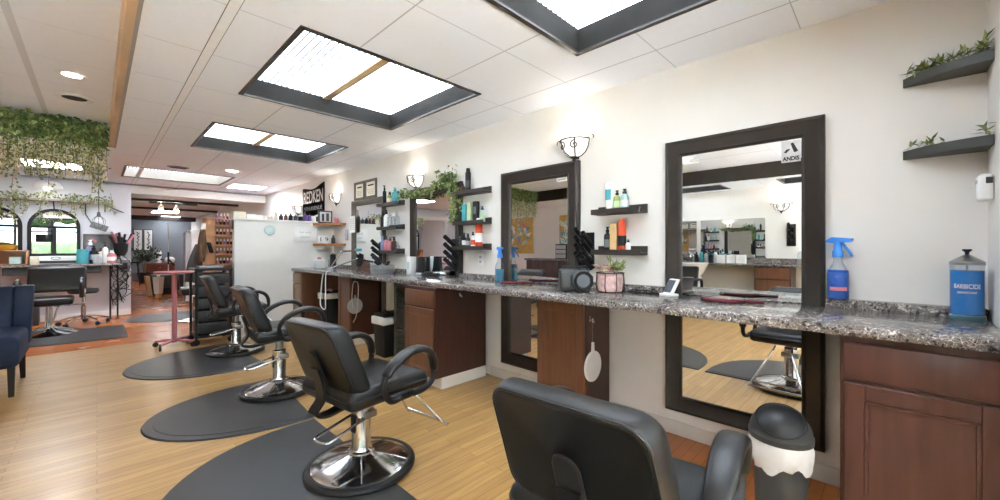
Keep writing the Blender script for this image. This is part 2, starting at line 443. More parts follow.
# ceilings: tile field with the skylight openings left out
sky = [(.76, 2.05, 0.03, 1.35), (.76, 2.05, 2.22, 3.53), (.76, 2.05, 4.50, 5.75), (.28, 1.61, 7.76, 8.95), (-3.55, -2.85, 2.22, 3.53), (-3.55, -2.85, .03, 1.35)]
def ceiling(name, x0, x1, y0, y1, z, holes, m):
    xs = sorted({x0, x1, *[h[0] for h in holes], *[h[1] for h in holes]}); ys = sorted({y0, y1, *[h[2] for h in holes], *[h[3] for h in holes]})
    b = MB()
    for i in range(len(xs)-1):
        for j in range(len(ys)-1):
            cx, cy = (xs[i]+xs[i+1])/2, (ys[j]+ys[j+1])/2
            if any(h[0] < cx < h[1] and h[2] < cy < h[3] for h in holes): continue
            b.box((xs[i], ys[j], z), (xs[i+1], ys[j+1], z+.02), m)
    return struct(b.build(name))
XC0, XC1, YH = -2.6, .15, 6.47
ceiling('ceiling', XC1, W, YF, YB, CZ, sky[:4], TILE)
ceiling('ceiling_left', XL, XC0, YF, YB, CZ, sky[4:], TILE)
ceiling('ceiling_alcove', XC0, XC1, YH+.04, YB, CZ, [], TILE)
ceiling('ceiling_raised', XC0, XC1, YF, YH+.04, RZ, [], TILEL)
ceiling('ceiling_back', XL, W, YB, YBB, CZ-.02, [], TILE)
slab('trim_1', [((XC1-.05, YF, CZ-.004), (XC1-.012, YH, RZ))], WOOD)
slab('trim_2', [((XC1-.012, YF, CZ-.006), (XC1+.006, YH, CZ+.03))], mat('grey_edge', (150, 142, 138), .5))
slab('trim_3', [((XC0, YF, CZ-.004), (XC0+.03, YH, RZ))], FRAME)
slab('trim_4', [((XC0, YH, CZ-.004), (XC1, YH+.04, RZ))], WALL)
b = MB()
for x, w in ((.467, .045),):
    b.box((x-w/2, YF, CZ-.004), (x+w/2, YB, CZ+.001), TBAR); b.box((x-w/2-.004, YF, CZ-.001), (x-w/2, YB, CZ+.001), MGREY); b.box((x+w/2, YF, CZ-.001), (x+w/2+.004, YB, CZ+.001), MGREY)
b.box((XC1+.006, YF, CZ-.005), (XC1+.03, YB, CZ+.001), TBAR)
struct(b.build('trim_5'))
b = MB()
for y, dp in ((12.4, .05), (15.0, .05), (18.9, .16)):
    b.box((.5, y, CZ-.02-dp), (W, y+.14, CZ-.02), DWOOD)
struct(b.build('trim_6'))
# baseboards and wall plates
b = MB()
for y0, y1 in ((.14, 1.43), (1.86, 2.72), (3.6, 4.75), (5.14, 6.0)): b.box((W-.014, y0, 0), (W, y1, .09), BASEB, .004)
struct(b.build('baseboard_right'))
b = MB(); b.box((-1.42, YB-.014, 0), (.44, YB, .10), WHITE, .004); struct(b.build('baseboard_back'))
# doorway casing in the back wall (seen in the third mirror)
b = MB()
for a, c in (((-2.5, YB-.02, 0), (-2.4, YB, 2.16)), ((-1.42, YB-.02, 0), (-1.32, YB, 2.16)), ((-2.5, YB-.022, 2.06), (-1.32, YB, 2.16))): b.box(a, c, WHITE, .004)
struct(b.build('trim_7'))

# ------------------------------------------------------------------ ceiling fixtures
where = ['skylight well over the near end of the counter, nearest the camera', 'skylight well with charcoal sides and a wooden batten, second along the room',
         'skylight well with charcoal sides, third along the room', 'shallow skylight well with white sides beyond the vine valance',
         'slim skylight well over the opposite counter, seen in a mirror', 'slim skylight well over the opposite counter beside the front window']
for i, (x0, x1, y0, y1) in enumerate(sky):
    t = thing('skylight', where[i], 'skylight', ((x0+x1)/2, (y0+y1)/2, CZ), 'recessed skylights')
    dep = .15
    wm = WELL if i != 3 else WELLW
    b = MB(); z0, z1 = CZ-.004, CZ+dep; th = .02
    for a, c in (((x0, y0, z0), (x0+th, y1, z1)), ((x1-th, y0, z0), (x1, y1, z1)), ((x0, y0, z0), (x1, y0+th, z1)), ((x0, y1-th, z0), (x1, y1, z1))): b.box(a, c, wm)
    b.build('well', t)
    b = MB(); e = .022; z = CZ-.008; em = FRAME if i != 3 else DGREY
    for a, c in (((x0-.006, y0-.006, z), (x0+e, y1+.006, z+.012)), ((x1-e, y0-.006, z), (x1+.006, y1+.006, z+.012)), ((x0, y0-.006, z), (x1, y0+e, z+.012)), ((x0, y1-e, z), (x1, y1+.006, z+.012))): b.box(a, c, em)
    b.build('edge_trim', t)
    b = MB(); b.box((x0+.02, y0+.02, CZ+dep-.012), (x1-.02, y1-.02, CZ+dep), DIFF if i != 3 else DIFFW); b.build('diffuser', t)
    if i != 3:
        b = MB(); ym = y0+(y1-y0)*.5; xm = (x0+x1)/2
        b.box((xm-.03, y0+.02, CZ+dep-.03), (xm+.03, y1-.02, CZ+dep-.012), BATTEN, .003); b.build('batten', t)
def downlight(x, y, z, label, on=True, r=.075):
    t = thing('downlight', label, 'ceiling light', (x, y, z), 'round recessed lights')
    b = MB(); b.lathe([(r*.82, -.001), (r, -.004), (r*1.22, -.006), (r*1.25, -.001), (r*1.2, .0)], WHITEP, (x, y, z)); b.build('trim_ring', t)
    b = MB(); b.lathe([(.001, -.002), (r*.8, -.002), (r*.8, .0), (.001, .0)], SPOTW if on else DGREY, (x, y, z)); b.build('lens', t)
downlight(-.145, 4.83, RZ, 'glowing round downlight in the raised ceiling beside the wood edge')
downlight(1.45, 7.17, CZ, 'glowing small round downlight between the skylight and flat panel', r=.1)
downlight(-1.3, 2.3, RZ, 'round downlight in the raised ceiling, seen only in the near mirror')
t = thing('ceiling_speaker', 'white round ceiling fitting with a dark hole, nearer the vines than the glowing downlight', 'ceiling speaker', (-.15, 5.55, RZ))
b = MB(); b.lathe([(.085, 0), (.09, -.006), (.13, -.012), (.14, -.004), (.13, 0)], WHITEP, (-.15, 5.55, RZ)); b.build('ring', t)
b = MB(); b.lathe([(.001, -.003), (.085, -.003), (.085, 0), (.001, 0)], DWOOD, (-.15, 5.55, RZ)); b.build('dark_hole', t)
t = thing('ceiling_vent', 'small grey oval vent on the tiles beside the white skylight', 'vent', (.83, 7.38, CZ))
b = MB(); b.lathe([(.001, -.008), (.1, -.012), (.13, -.006), (.13, 0)], MGREY, (.83, 7.38, CZ), sx=1, sy=.7); b.build('cover', t)
b = MB()
for k in range(4): b.box((.74, 7.33+.03*k, CZ-.016), (.92, 7.342+.03*k, CZ-.011), DGREY)
b.build('slats', t)
def panel(x0, x1, y0, y1, z, label, m=LEDW):
    t = thing('led_panel', label, 'ceiling light', ((x0+x1)/2, (y0+y1)/2, z), 'flat ceiling light panels')
    b = MB()
    for a, c in (((x0, y0, z-.008), (x0+.03, y1, z)), ((x1-.03, y0, z-.008), (x1, y1, z)), ((x0, y0, z-.008), (x1, y0+.03, z)), ((x0, y1-.03, z-.008), (x1, y1, z))): b.box(a, c, WHITEP)
    b.build('panel_frame', t)
    b = MB(); b.box((x0+.03, y0+.03, z-.005), (x1-.03, y1-.03, z), m); b.build('lens', t)
panel(1.73, 2.33, 8.55, 9.17, CZ, 'flat glowing ceiling panel in front of the white beam')
panel(-.74, -.12, 8.1, 8.75, CZ, 'bright flat ceiling panel behind the hanging vines')
for k, (x, y) in enumerate(((-2.1, 10.8), (1.2, 16.0), (1.6, 18.6))):  # panels added only to brighten the hall and the back room
    panel(x, x+.6, y, y+1.2, CZ-.02, ['added fill light panel in the hall behind the doorway', 'added fill light panel deep in the grey back room', 'added fill light panel next to the grey far wall'][k], FILLP)

# ================================================================== COUNTER AND CABINETS
CX0 = 2.02
mirrors = [(.228, 1.040), (1.712, 2.55), (3.13, 4.065), (4.68, 5.60)]
t = thing('countertop', 'long speckled brown granite countertop running along the right wall', 'countertop', (2.3, 3, CT))
b = MB(); b.box((CX0, -.302, CT-.042), (2.585, YP-.003, CT), GRAN, .008, 2)
b.build('slab', t)
edges = [-.302]+[v for m_ in mirrors for v in (m_[0]-.004, m_[1]+.004)]+[YP-.003]
for i in range(0, len(edges), 2):
    b = MB(); b.box((2.5855, edges[i], CT-.042), (W-.001, edges[i+1], CT+.042), GRAN, .004)
    tag(b.build('backsplash', origin=(2.62, (edges[i]+edges[i+1])/2, CT-.042)), ['low granite backsplash strip in the right corner behind the blue disinfectant jar', 'low granite backsplash strip behind the wire basket', 'low granite backsplash strip between the second mirror and the ivy mirror',
        'low granite backsplash strip behind the grey tin basin', 'low granite backsplash strip against the white partition'][i//2], 'backsplash', 'granite backsplash strips')
def shaker(b, x, y0, y1, z0, z1, m, fr=.06):
    """door or drawer front facing -x with a recessed panel"""
    for a, c in (((x, y0, z0), (x+.02, y0+fr, z1)), ((x, y1-fr, z0), (x+.02, y1, z1)), ((x, y0+fr, z0), (x+.02, y1-fr, z0+fr)), ((x, y0+fr, z1-fr), (x+.02, y1-fr, z1))): b.box(a, c, m, .003, 1)
    b.box((x+.009, y0+fr-.004, z0+fr-.004), (x+.02, y1-fr+.004, z1-fr+.004), m)
    f = .012
    for a, c in (((x+.003, y0+fr, z0+fr), (x+.012, y0+fr+f, z1-fr)), ((x+.003, y1-fr-f, z0+fr), (x+.012, y1-fr, z1-fr)), ((x+.003, y0+fr, z0+fr), (x+.012, y1-fr, z0+fr+f)), ((x+.003, y0+fr, z1-fr-f), (x+.012, y1-fr, z1-fr))): b.box(a, c, m, .002, 1)
ZT = CT-.044
def cabinet(label, x, y0, y1, fronts, front_m, side_m, toe=.07, base=True, hook=None, back=W-.056):
    t = thing('base_cabinet', label, 'cabinet', ((x+W)/2, (y0+y1)/2, 0))
    b = MB()
    b.box((x+.022, y0, .10), (back, y1, ZT), side_m, .003, 1)
    b.build('carcass', t)
    if base:
        b = MB(); b.box((x+toe, y0+.002, 0), (back, y1-.002, .10), WHITE); b.build('plinth', t)
    for kind, a0, a1, z0, z1 in fronts:
        b = MB()
        if kind == 'drawer': b.box((x, a0, z0), (x+.021, a1, z1), front_m, .004, 2)
        else: shaker(b, x, a0, a1, z0, z1, front_m)
        b.build('drawer' if kind == 'drawer' else 'door', t)
    if hook:
        hx, hy, hz = hook
        b = MB(); b.tube([(hx, hy, hz+.02), (hx, hy-.012, hz+.015), (hx, hy-.02, hz-.01), (hx, hy-.03, hz-.012), (hx, hy-.038, hz+.005)], .0035, CHROME, 6)
        b.box((hx-.008, hy-.004, hz-.005), (hx+.008, hy, hz+.03), CHROME, .001)
        b.build('hook', t)
    return t
cabinet('mahogany base cabinet with one drawer over a panelled door under the near counter end', 2.06, -.30, .135, [('drawer', -.285, .122, .705, .845), ('door', -.285, .122, .11, .69)], CAB, CAB, back=W-.016)
cabinet('shallow brown cabinet with one tall panelled door beside the near full mirror', 2.27, 1.434, 1.85, [('door', 1.445, 1.842, .11, .835)], CABO, CABD, hook=(2.325, 1.434, .725))
cabinet('chestnut cabinet with small drawer, door and dark end panel beyond the second mirror', 1.985, 2.73, 3.19, [('drawer', 2.745, 3.175, .705, .845), ('door', 2.745, 3.175, .11, .69)], CABO, CABD, hook=(2.27, 2.73, .79), toe=.09)
cabinet('brown cabinet with a dark end panel where the grey round mirror hangs', 2.2, 4.76, 5.13, [('door', 4.775, 5.115, .11, .84)], CABO, CABD, hook=(2.25, 4.76, .79))
t = cabinet('taupe fronted cabinet at the far counter end against the white partition', 2.04, 6.0, YP-.004, [('drawer', 6.015, YP-.015, .705, .845), ('door', 6.015, YP-.015, .11, .69)], CABL, CABO)
# louvred panel
t = thing('louvred_shutter', 'dark olive louvred shutter panel standing left of the chestnut cabinet', 'shutter', (2.14, 3.4, 0))
LV = mat('olive_shutter', (58, 57, 46), .5, var=.12)
b = MB()
for a, c in (((2.12, 3.215, 0), (2.15, 3.265, .86)), ((2.12, 3.545, 0), (2.15, 3.595, .86)), ((2.12, 3.215, .82), (2.15, 3.595, .86)), ((2.12, 3.215, 0), (2.15, 3.595, .08)), ((2.12, 3.215, .42), (2.15, 3.595, .46))): b.box(a, c, LV, .002, 1)
b.build('shutter_frame', t)
b = MB()
for k in range(28):
    z = .095+k*.027
    if .40 < z < .465: continue
    b.box((2.112, 3.26, z), (2.148, 3.55, z+.006), LV, fn=lambda v: (v.x, v.y, v.z+(v.x-2.13)*.45))
b.build('louvres', t)

# ================================================================== MIRRORS
def frame_ring(b, y0, y1, z0, z1, x0, w, dep, m):
    """mitred moulded frame on the wall plane x0, opening towards -x"""
    prof = [(0, 0), (0, dep*.75), (w*.18, dep), (w*.32, dep*.9), (w*.8, dep*.62), (w*.86, dep*.7), (w, dep*.45), (w, 0)]
    rings = []
    for (sy, sz) in ((0, 0), (1, 0), (1, 1), (0, 1), (0, 0)):
        ring = []
        for o, d in prof:
            y = (y0+o) if sy == 0 else (y1-o); z = (z0+o) if sz == 0 else (z1-o)
            ring.append((x0-d, y, z))
        rings.append(ring)
    b.loft(rings, m, caps=False)
def mirror(label, y0, y1, z0, z1, fw, m=FRAME, dep=.05, group='framed salon mirrors'):
    t = thing('wall_mirror', label, 'mirror', (W, (y0+y1)/2, z0), group)
    b = MB(); frame_ring(b, y0, y1, z0, z1, W-.001, fw, dep, m); b.build('mirror_frame', t, sharp=25)
    b = MB(); b.box((W-.016, y0+fw-.006, z0+fw-.006), (W-.006, y1-fw+.006, z1-fw+.006), MIRROR); b.build('glass', t)
    return t
m1 = mirror('tall dark framed mirror beside the blue spray bottle, with a silver sticker', *mirrors[0], .165, 1.903, .098)
m2 = mirror('tall dark framed mirror directly under the nearest wall sconce', *mirrors[1], .16, 1.90, .11)
m3 = mirror('dark framed mirror draped with leafy ivy along its top', *mirrors[2], .16, 1.905, .10)
m4 = mirror('grey wood framed mirror under two small certificates near the partition', *mirrors[3], .16, 1.895, .075, FRAMEG)
# stickers
def sticker(par, y0, y1, z0, z1, m):
    b = MB(); b.box((W-.0185, y0, z0), (W-.0165, y1, z1), m); return b.build('sticker', par)
SILV = mat('silver_sticker', (202, 200, 198), .35, var=.06)
s = sticker(m1, .330, .415, 1.682, 1.798, SILV); s['label'] = 'square silver brand sticker'
text('lettering', 'ANDIS', .03, facing((-1, 0, 0), (W-.0195, .372, 1.70)), INK, m1, width=.074, bold=.0012)
b = MB()
Mk = facing((-1, 0, 0), (W-.0195, .372, 1.75))
b.prism([(-.002, .032), (.010, .036), (.032, -.012), (.018, -.018), (.012, -.014)], -.0005, .0005, INK, Mk)
b.prism([(-.032, -.012), (-.022, -.018), (-.004, .0), (-.006, .004), (-.02, .002)], -.0005, .0005, INK, Mk)
b.build('logo', m1)
s = sticker(m1, .895, .938, 1.755, 1.795, PAPER)
b = MB()
for k in range(3): b.box((W-.0195, .855-.01*k, 1.782-.016*k), (W-.0188, .93, 1.788-.016*k), PAPER)
b.build('print', m1)
s = sticker(m2, 1.83, 1.93, 1.755, 1.785, PAPER)
b = MB(); b.box((W-.0195, 1.84, 1.764), (W-.0188, 1.92, 1.776), INKG); b.build('print', m2)
# certificate frames
for k, (y0, y1) in enumerate(((5.26, 5.56), (4.92, 5.24))):
    z0, z1 = 1.905, 2.165
    t = thing('picture_frame', ['certificate in a grey wood frame, left of the pair above the far mirror', 'certificate in a grey wood frame, right of the pair above the far mirror'][k], 'picture', (W, (y0+y1)/2, z0), 'certificates')
    b = MB(); frame_ring(b, y0, y1, z0, z1, W-.001, .035, .025, FRAMEG); b.build('frame', t)
    b = MB(); b.box((W-.01, y0+.03, z0+.03), (W-.006, y1-.03, z1-.03), CREAM); b.build('certificate', t)
    b = MB(); b.box((W-.012, y0+.08, z1-.09), (W-.0105, y1-.08, z1-.07), INK)
    for j in range(4): b.box((W-.012, y0+.07, z0+.06+.02*j), (W-.0105, y1-.07, z0+.065+.02*j), INKG)
    b.build('print', t)
# white card clipped on the far mirror frame
t = thing('paper_card', 'white paper card clipped on the far grey mirror frame', 'card', (W-.06, 5.62, 1.45))
b = MB(); b.box((W-.056, 5.46, 1.44), (W-.0525, 5.63, 1.68), PAPER); b.build('sheet', t)
b = MB()
for j in range(6): b.box((W-.0572, 5.48, 1.48+.03*j), (W-.0562, 5.61, 1.484+.03*j), INKG)
b.build('print', t)

# ================================================================== WALL LEDGES
def ledge(label, y0, y1, z, group='dark picture ledges', d=.11):
    t = thing('wall_shelf', label, 'shelf', (W, (y0+y1)/2, z), group)
    b = MB(); b.box((W-d, y0, z-.018), (W-.001, y1, z), SHELF, .002, 1); b.build('board', t)
    b = MB(); b.box((W-.016, y0, z), (W-.001, y1, z+.045), SHELF, .002, 1); b.build('back_lip', t)
    b = MB(); b.box((W-d-.012, y0, z-.018), (W-d, y1, z+.02), SHELF, .002, 1); b.build('front_lip', t)
S1 = (1.475, 1.185); S2 = (1.765, 1.465, 1.215); S3 = (1.765, 1.465, 1.165)
ledge('dark ledge with a white tube, upper of the two beside the nearest large mirror', 1.174, 1.55, S1[0])
ledge('dark ledge with an orange can, lower of the two beside the nearest large mirror', 1.174, 1.55, S1[1])
ledge('dark ledge holding a tall black tube, right of the ivy', 2.705, 3.15, S2[0])
ledge('dark ledge holding teal and green tubes, right of the ivy', 2.705, 3.15, S2[1])
ledge('dark ledge holding an orange and white can, below two others', 2.705, 3.15, S2[2])
ledge('dark ledge with a teal bottle, topmost left of the ivy mirror', 4.232, 4.72, S3[0])
ledge('dark ledge with clear bottles, middle one left of the ivy mirror', 4.232, 4.72, S3[1])
ledge('dark ledge with pink and blue bottles, lowest left of the ivy mirror', 4.232, 4.72, S3[2])

# ---------------- bottles and tubes
def bottle(x, y, z, h, r, body, cap, label, kind='pump', name='product_bottle', cat='bottle', group=None, band=None):
    t = thing(name, label, cat, (x, y, z), group)
    b = MB()
    if kind == 'box':
        b.box((x-r*.7, y-r, z), (x+r*.7, y+r, z+h), body, .002, 1); b.build('carton', t)
    elif kind == 'tube':
        rings = []
        for k, (q, w, d) in enumerate(((0.0, .72, .72), (.12, .78, .74), (.5, .92, .5), (.85, 1.0, .2), (1.0, 1.04, .06))):
            rings.append([(x+d*r*math.cos(a), y+w*r*math.sin(a), z+.022+q*(h-.022)) for a in [2*math.pi*j/16 for j in range(16)]])
        b.loft(rings, body); b.build('tube', t)
        b = MB(); b.lathe([(r*.7, 0), (r*.7, .02), (r*.6, .023)], cap, (x, y, z), 16); b.build('cap', t)
    elif kind == 'can':
        b.lathe([(r*.96, 0), (r, .004), (r, h*.80), (r*.8, h*.86), (r*.72, h*.87)], body, (x, y, z), 18); b.build('body', t)
        b = MB(); b.lathe([(r*.74, h*.865), (r*.74, h*.96), (r*.6, h), (.001, h)], cap, (x, y, z), 16); b.build('cap', t)
    elif kind == 'jar':
        b.lathe([(r*.94, 0), (r, .004), (r, h*.72), (r*.9, h*.75)], body, (x, y, z), 18); b.build('body', t)
        b = MB(); b.lathe([(r*1.02, h*.75), (r*1.02, h*.98), (r*.96, h), (.001, h)], cap, (x, y, z), 16); b.build('lid', t)
    else:
        b.lathe([(r*.94, 0), (r, .006), (r, h*.62), (r*.85, h*.70), (r*.42, h*.75), (r*.40, h*.79)], body, (x, y, z), 18); b.build('body', t)
        b = MB(); b.lathe([(r*.5, h*.78), (r*.5, h*.88), (r*.3, h*.89), (r*.22, h*.94), (r*.45, h*.95), (r*.42, h), (.001, h)], cap, (x, y, z), 14)
        if kind == 'pump': b.box((x-r*1.0, y-r*.14, z+h*.955), (x, y+r*.14, z+h*.995), cap, .001, 1)
        b.build('cap', t)
    if band and kind != 'box' and kind != 'tube':
        b = MB(); b.lathe([(r*1.012, h*.2), (r*1.012, h*.5)], band, (x, y, z), 18); b.build('label_band', t)
    elif band:
        b = MB(); d = r*.7 if kind == 'box' else r*.62
        b.box((x-d-.002, y-r*.6, z+h*.4), (x-d+.001, y+r*.6, z+h*.75), band); b.build('label_band', t)
    return t
G = 'products on the near ledges'
bx_ = W-.06
bottle(bx_, 1.43, S1[0], .215, .035, WHITEP, WHITEP, 'white squeeze tube with a green print on the upper near ledge', 'tube', 'product_tube', 'tube', G, TEAL)
bottle(bx_, 1.372, S1[0], .15, .024, OLIVEG, BLACK, 'lime labelled bottle with black cap beside the white tube', 'round', group=G, band=LGREEN)
bottle(bx_, 1.315, S1[0], .155, .029, LTEAL, BLACK, 'pale grey bottle with black cap at the right of the upper near ledge', 'round', group=G, band=PAPER)
bottle(bx_, 1.448, S1[1], .185, .025, BLACK, BLACK, 'black bottle with small white label on the lower near ledge', 'round', group=G, band=MGREY)
bottle(bx_, 1.395, S1[1], .205, .026, TAN, TAN, 'slim tan carton beside the orange spray can', 'box', 'product_carton', 'box', G)
bottle(bx_, 1.335, S1[1], .235, .029, ORANGE, ORANGE, 'orange red spray can with a black label on the lower near ledge', 'can', 'spray_can', 'can', G, BLACK)
bottle(bx_, 1.288, S1[1], .09, .018, WHITEP, BLACK, 'tiny white bottle with black cap right of the orange can', 'round', group=G)
G = 'products right of the ivy'
bottle(bx_, 2.985, S2[0], .245, 0.0279, BLACK, BLACK, 'tall black can standing alone on the topmost ledge', 'can', 'spray_can', 'can', G, DGREY)
bottle(bx_-.01, 3.05, S2[0], .10, 0.0213, BROWN, BLACK, 'small brown bottle next to the tall black can', 'round', group=G)
bottle(bx_, 3.03, S2[1], .19, 0.0295, TEAL, TEAL, 'teal carton on the middle ledge right of the ivy', 'box', 'product_carton', 'box', G)
bottle(bx_, 2.955, S2[1], .20, 0.0279, LGREEN, LGREEN, 'pale green carton beside the teal one', 'box', 'product_carton', 'box', G)
bottle(bx_, 2.865, S2[1], .205, 0.0295, BLACK, DGREY, 'tall black carton on the middle ledge right of the ivy', 'box', 'product_carton', 'box', G, MGREY)
bottle(bx_, 2.775, S2[1], .15, 0.0279, LTEAL, DGREY, 'greenish bottle with dark cap at the right of the middle ledge', 'round', group=G, band=LGREEN)
bottle(bx_, 3.10, S2[2], .16, 0.0213, CLEAR, BLACK, 'clear bottle with black pump, leftmost beside the tube rack', 'pump', group=G)
bottle(bx_, 3.045, S2[2], .155, 0.0230, BLACK, BLACK, 'black pump bottle with pale label, third ledge', 'pump', group=G, band=PAPER)
bottle(bx_, 2.985, S2[2], .145, 0.0230, DGREY, BLACK, 'dark grey pump bottle in the middle of the third ledge', 'pump', group=G, band=LGREY)
bottle(bx_, 2.91, S2[2], .16, 0.0230, WHITEP, BLACK, 'white bottle with black cap next to the orange can', 'round', group=G, band=ORANGE)
bottle(bx_, 2.825, S2[2], .29, 0.0353, ORANGE, WHITEP, 'big orange can with a tall white cap on the third ledge', 'can', 'spray_can', 'can', G, WHITEP)
G = 'products left of the ivy mirror'
bottle(bx_, 4.62, S3[0], .255, .024, BLACK, BLACK, 'tall slim black bottle with bent top on the high ledge', 'pump', group=G)
bottle(bx_, 4.49, S3[0], .16, .034, OLIVEG, BLACK, 'yellowish bottle with black cap beside the teal bottle', 'round', group=G, band=CREAM)
bottle(bx_, 4.36, S3[0], .20, .042, TEAL, TEAL, 'bright teal bottle on the high ledge left of the ivy', 'round', group=G)
for k, (y, h, c1, c2, lb) in enumerate(((4.66, .22, BLACK, BLACK, 'black bottle at the left of the middle far ledge'), (4.575, .235, WHITEP, BLACK, 'tall white bottle with black cap on the middle far ledge'),
        (4.49, .20, CLEAR, LGREY, 'clear bottle with grey cap in the middle of the far ledge'), (4.41, .19, CLEAR, WHITEP, 'clear bottle with white cap on the middle far ledge'), (4.32, .20, CLEAR, CLEAR, 'clear colourless bottle at the right of the middle far ledge'))):
    bottle(bx_, y, S3[1], h, .033, c1, c2, lb, 'round', group=G)
for k, (y, h, c1, c2, lb) in enumerate(((4.655, .21, PERI, PERI, 'periwinkle blue bottle on the lowest far ledge'), (4.57, .20, ROSE, BLACK, 'rose pink bottle with black cap on the lowest far ledge'),
        (4.48, .185, ROSE, DGREY, 'pink bottle with dark grey cap beside the pink and black one'), (4.39, .19, BROWN, BLACK, 'dark brown pump bottle on the lowest far ledge'), (4.31, .12, CLEAR, LGREY, 'short clear jar at the right of the lowest far ledge'))):
    bottle(bx_, y, S3[2], h, .034, c1, c2, lb, 'pump' if k in (3,) else 'round', group=G)

# ================================================================== SCONCES
def sconce(y, z, label, side=1, xw=W):
    """half-bowl glass in scrolled iron; side=1 faces -x"""
    t = thing('wall_sconce', label, 'wall lamp', (xw, y, z), 'scrolled iron wall sconces')
    s = -side
    b = MB()
    prof = [(.012, -.085), (.05, -.078), (.085, -.055), (.108, -.02), (.118, .02), (.121, .04)]
    rings = [[(xw+s*(.004+r*math.sin(math.pi*j/18)*.95), y+r*math.cos(math.pi*j/18), z+zz) for j in range(19)] for r, zz in prof]
    b.loft(rings, BULBG, caps=False, closed=False); b.build('glass_bowl', t)
    b = MB()
    rim = [(xw+s*(.006+.122*math.sin(math.pi*j/18)), y+.124*math.cos(math.pi*j/18), z+.044) for j in range(19)]
    b.tube(rim, .0055, IRON, 6)
    for a in (0, 60, 120, 180):
        ca, sa = math.cos(R(a)), math.sin(R(a))
        b.tube([(xw+s*(.008+(r+.004)*sa), y+(r+.004)*ca, z+zz) for r, zz in prof], .005, IRON, 6)
    for sg in (-1, 1):   # scrolls at both ends and curls on the bowl
        P = [(xw+s*.02, y+sg*(.122+.002*k+.024*math.cos(R(200-26*k))*(1-k/16)+.02), z+.045+.024*math.sin(R(200-26*k))*(1-k/18)+.004) for k in range(13)]
        b.tube(P, .0035, IRON, 6)
        for cx in (.055,):
            P = []
            for k in range(16):
                rr = .034*(1-k/17); aa = R(90+sg*32*k)
                yy = sg*cx+rr*math.cos(aa); zz = -.008+rr*math.sin(aa); q = .118*math.sqrt(max(.02, 1-(yy/.125)**2))
                P.append((xw+s*(q+.004), y+yy, z+zz))
            b.tube(P, .0042, IRON, 5)
    b.lathe([(.03, -.084), (.028, -.095), (.012, -.10), (.016, -.115), (.006, -.125), (.002, -.145)], IRON, (xw+s*.03, y, z), 12)
    b.box((xw, y-.03, z-.10), (xw+s*.008, y+.03, z+.03), IRON, .002)
    b.build('iron_scrollwork', t)
    l = bpy.data.lights.new('sconce_bulb', 'POINT'); l.energy = 1.5; l.color = (1, .90, .76); l.shadow_soft_size = .03
    lo = bpy.data.objects.new('sconce_bulb', l); C.objects.link(lo); lo.parent = t; lo.location = (s*.105, 0, .05)
sconce(1.755, 2.015, 'lit iron sconce with frosted bowl nearest the camera, above the dark mirror corner')
sconce(3.945, 2.01, 'lit iron sconce with frosted bowl above the ivy mirror')
sconce(6.16, 2.005, 'lit iron sconce between the black sign and the certificates')
sconce(7.83, 1.94, 'lit iron sconce behind the partition, left of the black sign')

# ================================================================== COUNTER OBJECTS
# disinfectant jar
x, y, z = 2.53, -.237, CT
t = thing('disinfectant_jar', 'tall glass jar of blue disinfectant in the counter corner', 'jar', (x, y, z))
b = MB(); b.lathe([(.05, 0), (.052, .004), (.052, .018), (.047, .024)], mat('dark_teal_glass', (70, 104, 116), .1), (x, y, z)); b.build('base', t)
b = MB(); b.lathe([(.0485, .022), (.0485, .232)], CLEAR, (x, y, z), 28); b.build('glass', t)
b = MB(); b.lathe([(.001, .026), (.0465, .026), (.0465, .205), (.001, .205)], BLUEL, (x, y, z), 28); b.build('liquid', t)
b = MB(); b.lathe([(.0505, .228), (.0505, .240), (.044, .245), (.012, .268), (.008, .27)], STEEL, (x, y, z), 28); b.build('lid', t)
b = MB(); b.lathe([(.006, .268), (.006, .28), (.014, .288), (.014, .293), (.001, .293)], BLACK, (x, y, z), 14); b.lathe([(.004, .03), (.004, .268)], STEEL, (x, y, z), 8); b.build('plunger', t)
nv = Vector((-x, -y, 0)).normalized()
def curved_text(name, body, size, width, zc, r, par, m):
    tx = text(name, body, size, Matrix.Identity(4), m, None, width=width)
    me = tx.data; right = Vector((0, 0, 1)).cross(nv)
    for v in me.vertices:
        a = v.co.x/r; co = nv*math.cos(a)*(r+.001+v.co.z)+right*math.sin(a)*(r+.001)
        v.co = (co.x, co.y, zc+v.co.y)
    tx.parent = par
curved_text('lettering', 'BARBICIDE', .026, .076, .140, .049, t, PAPER)
curved_text('small_lettering', 'DISINFECTANT', .012, .054, .115, .049, t, PAPER)
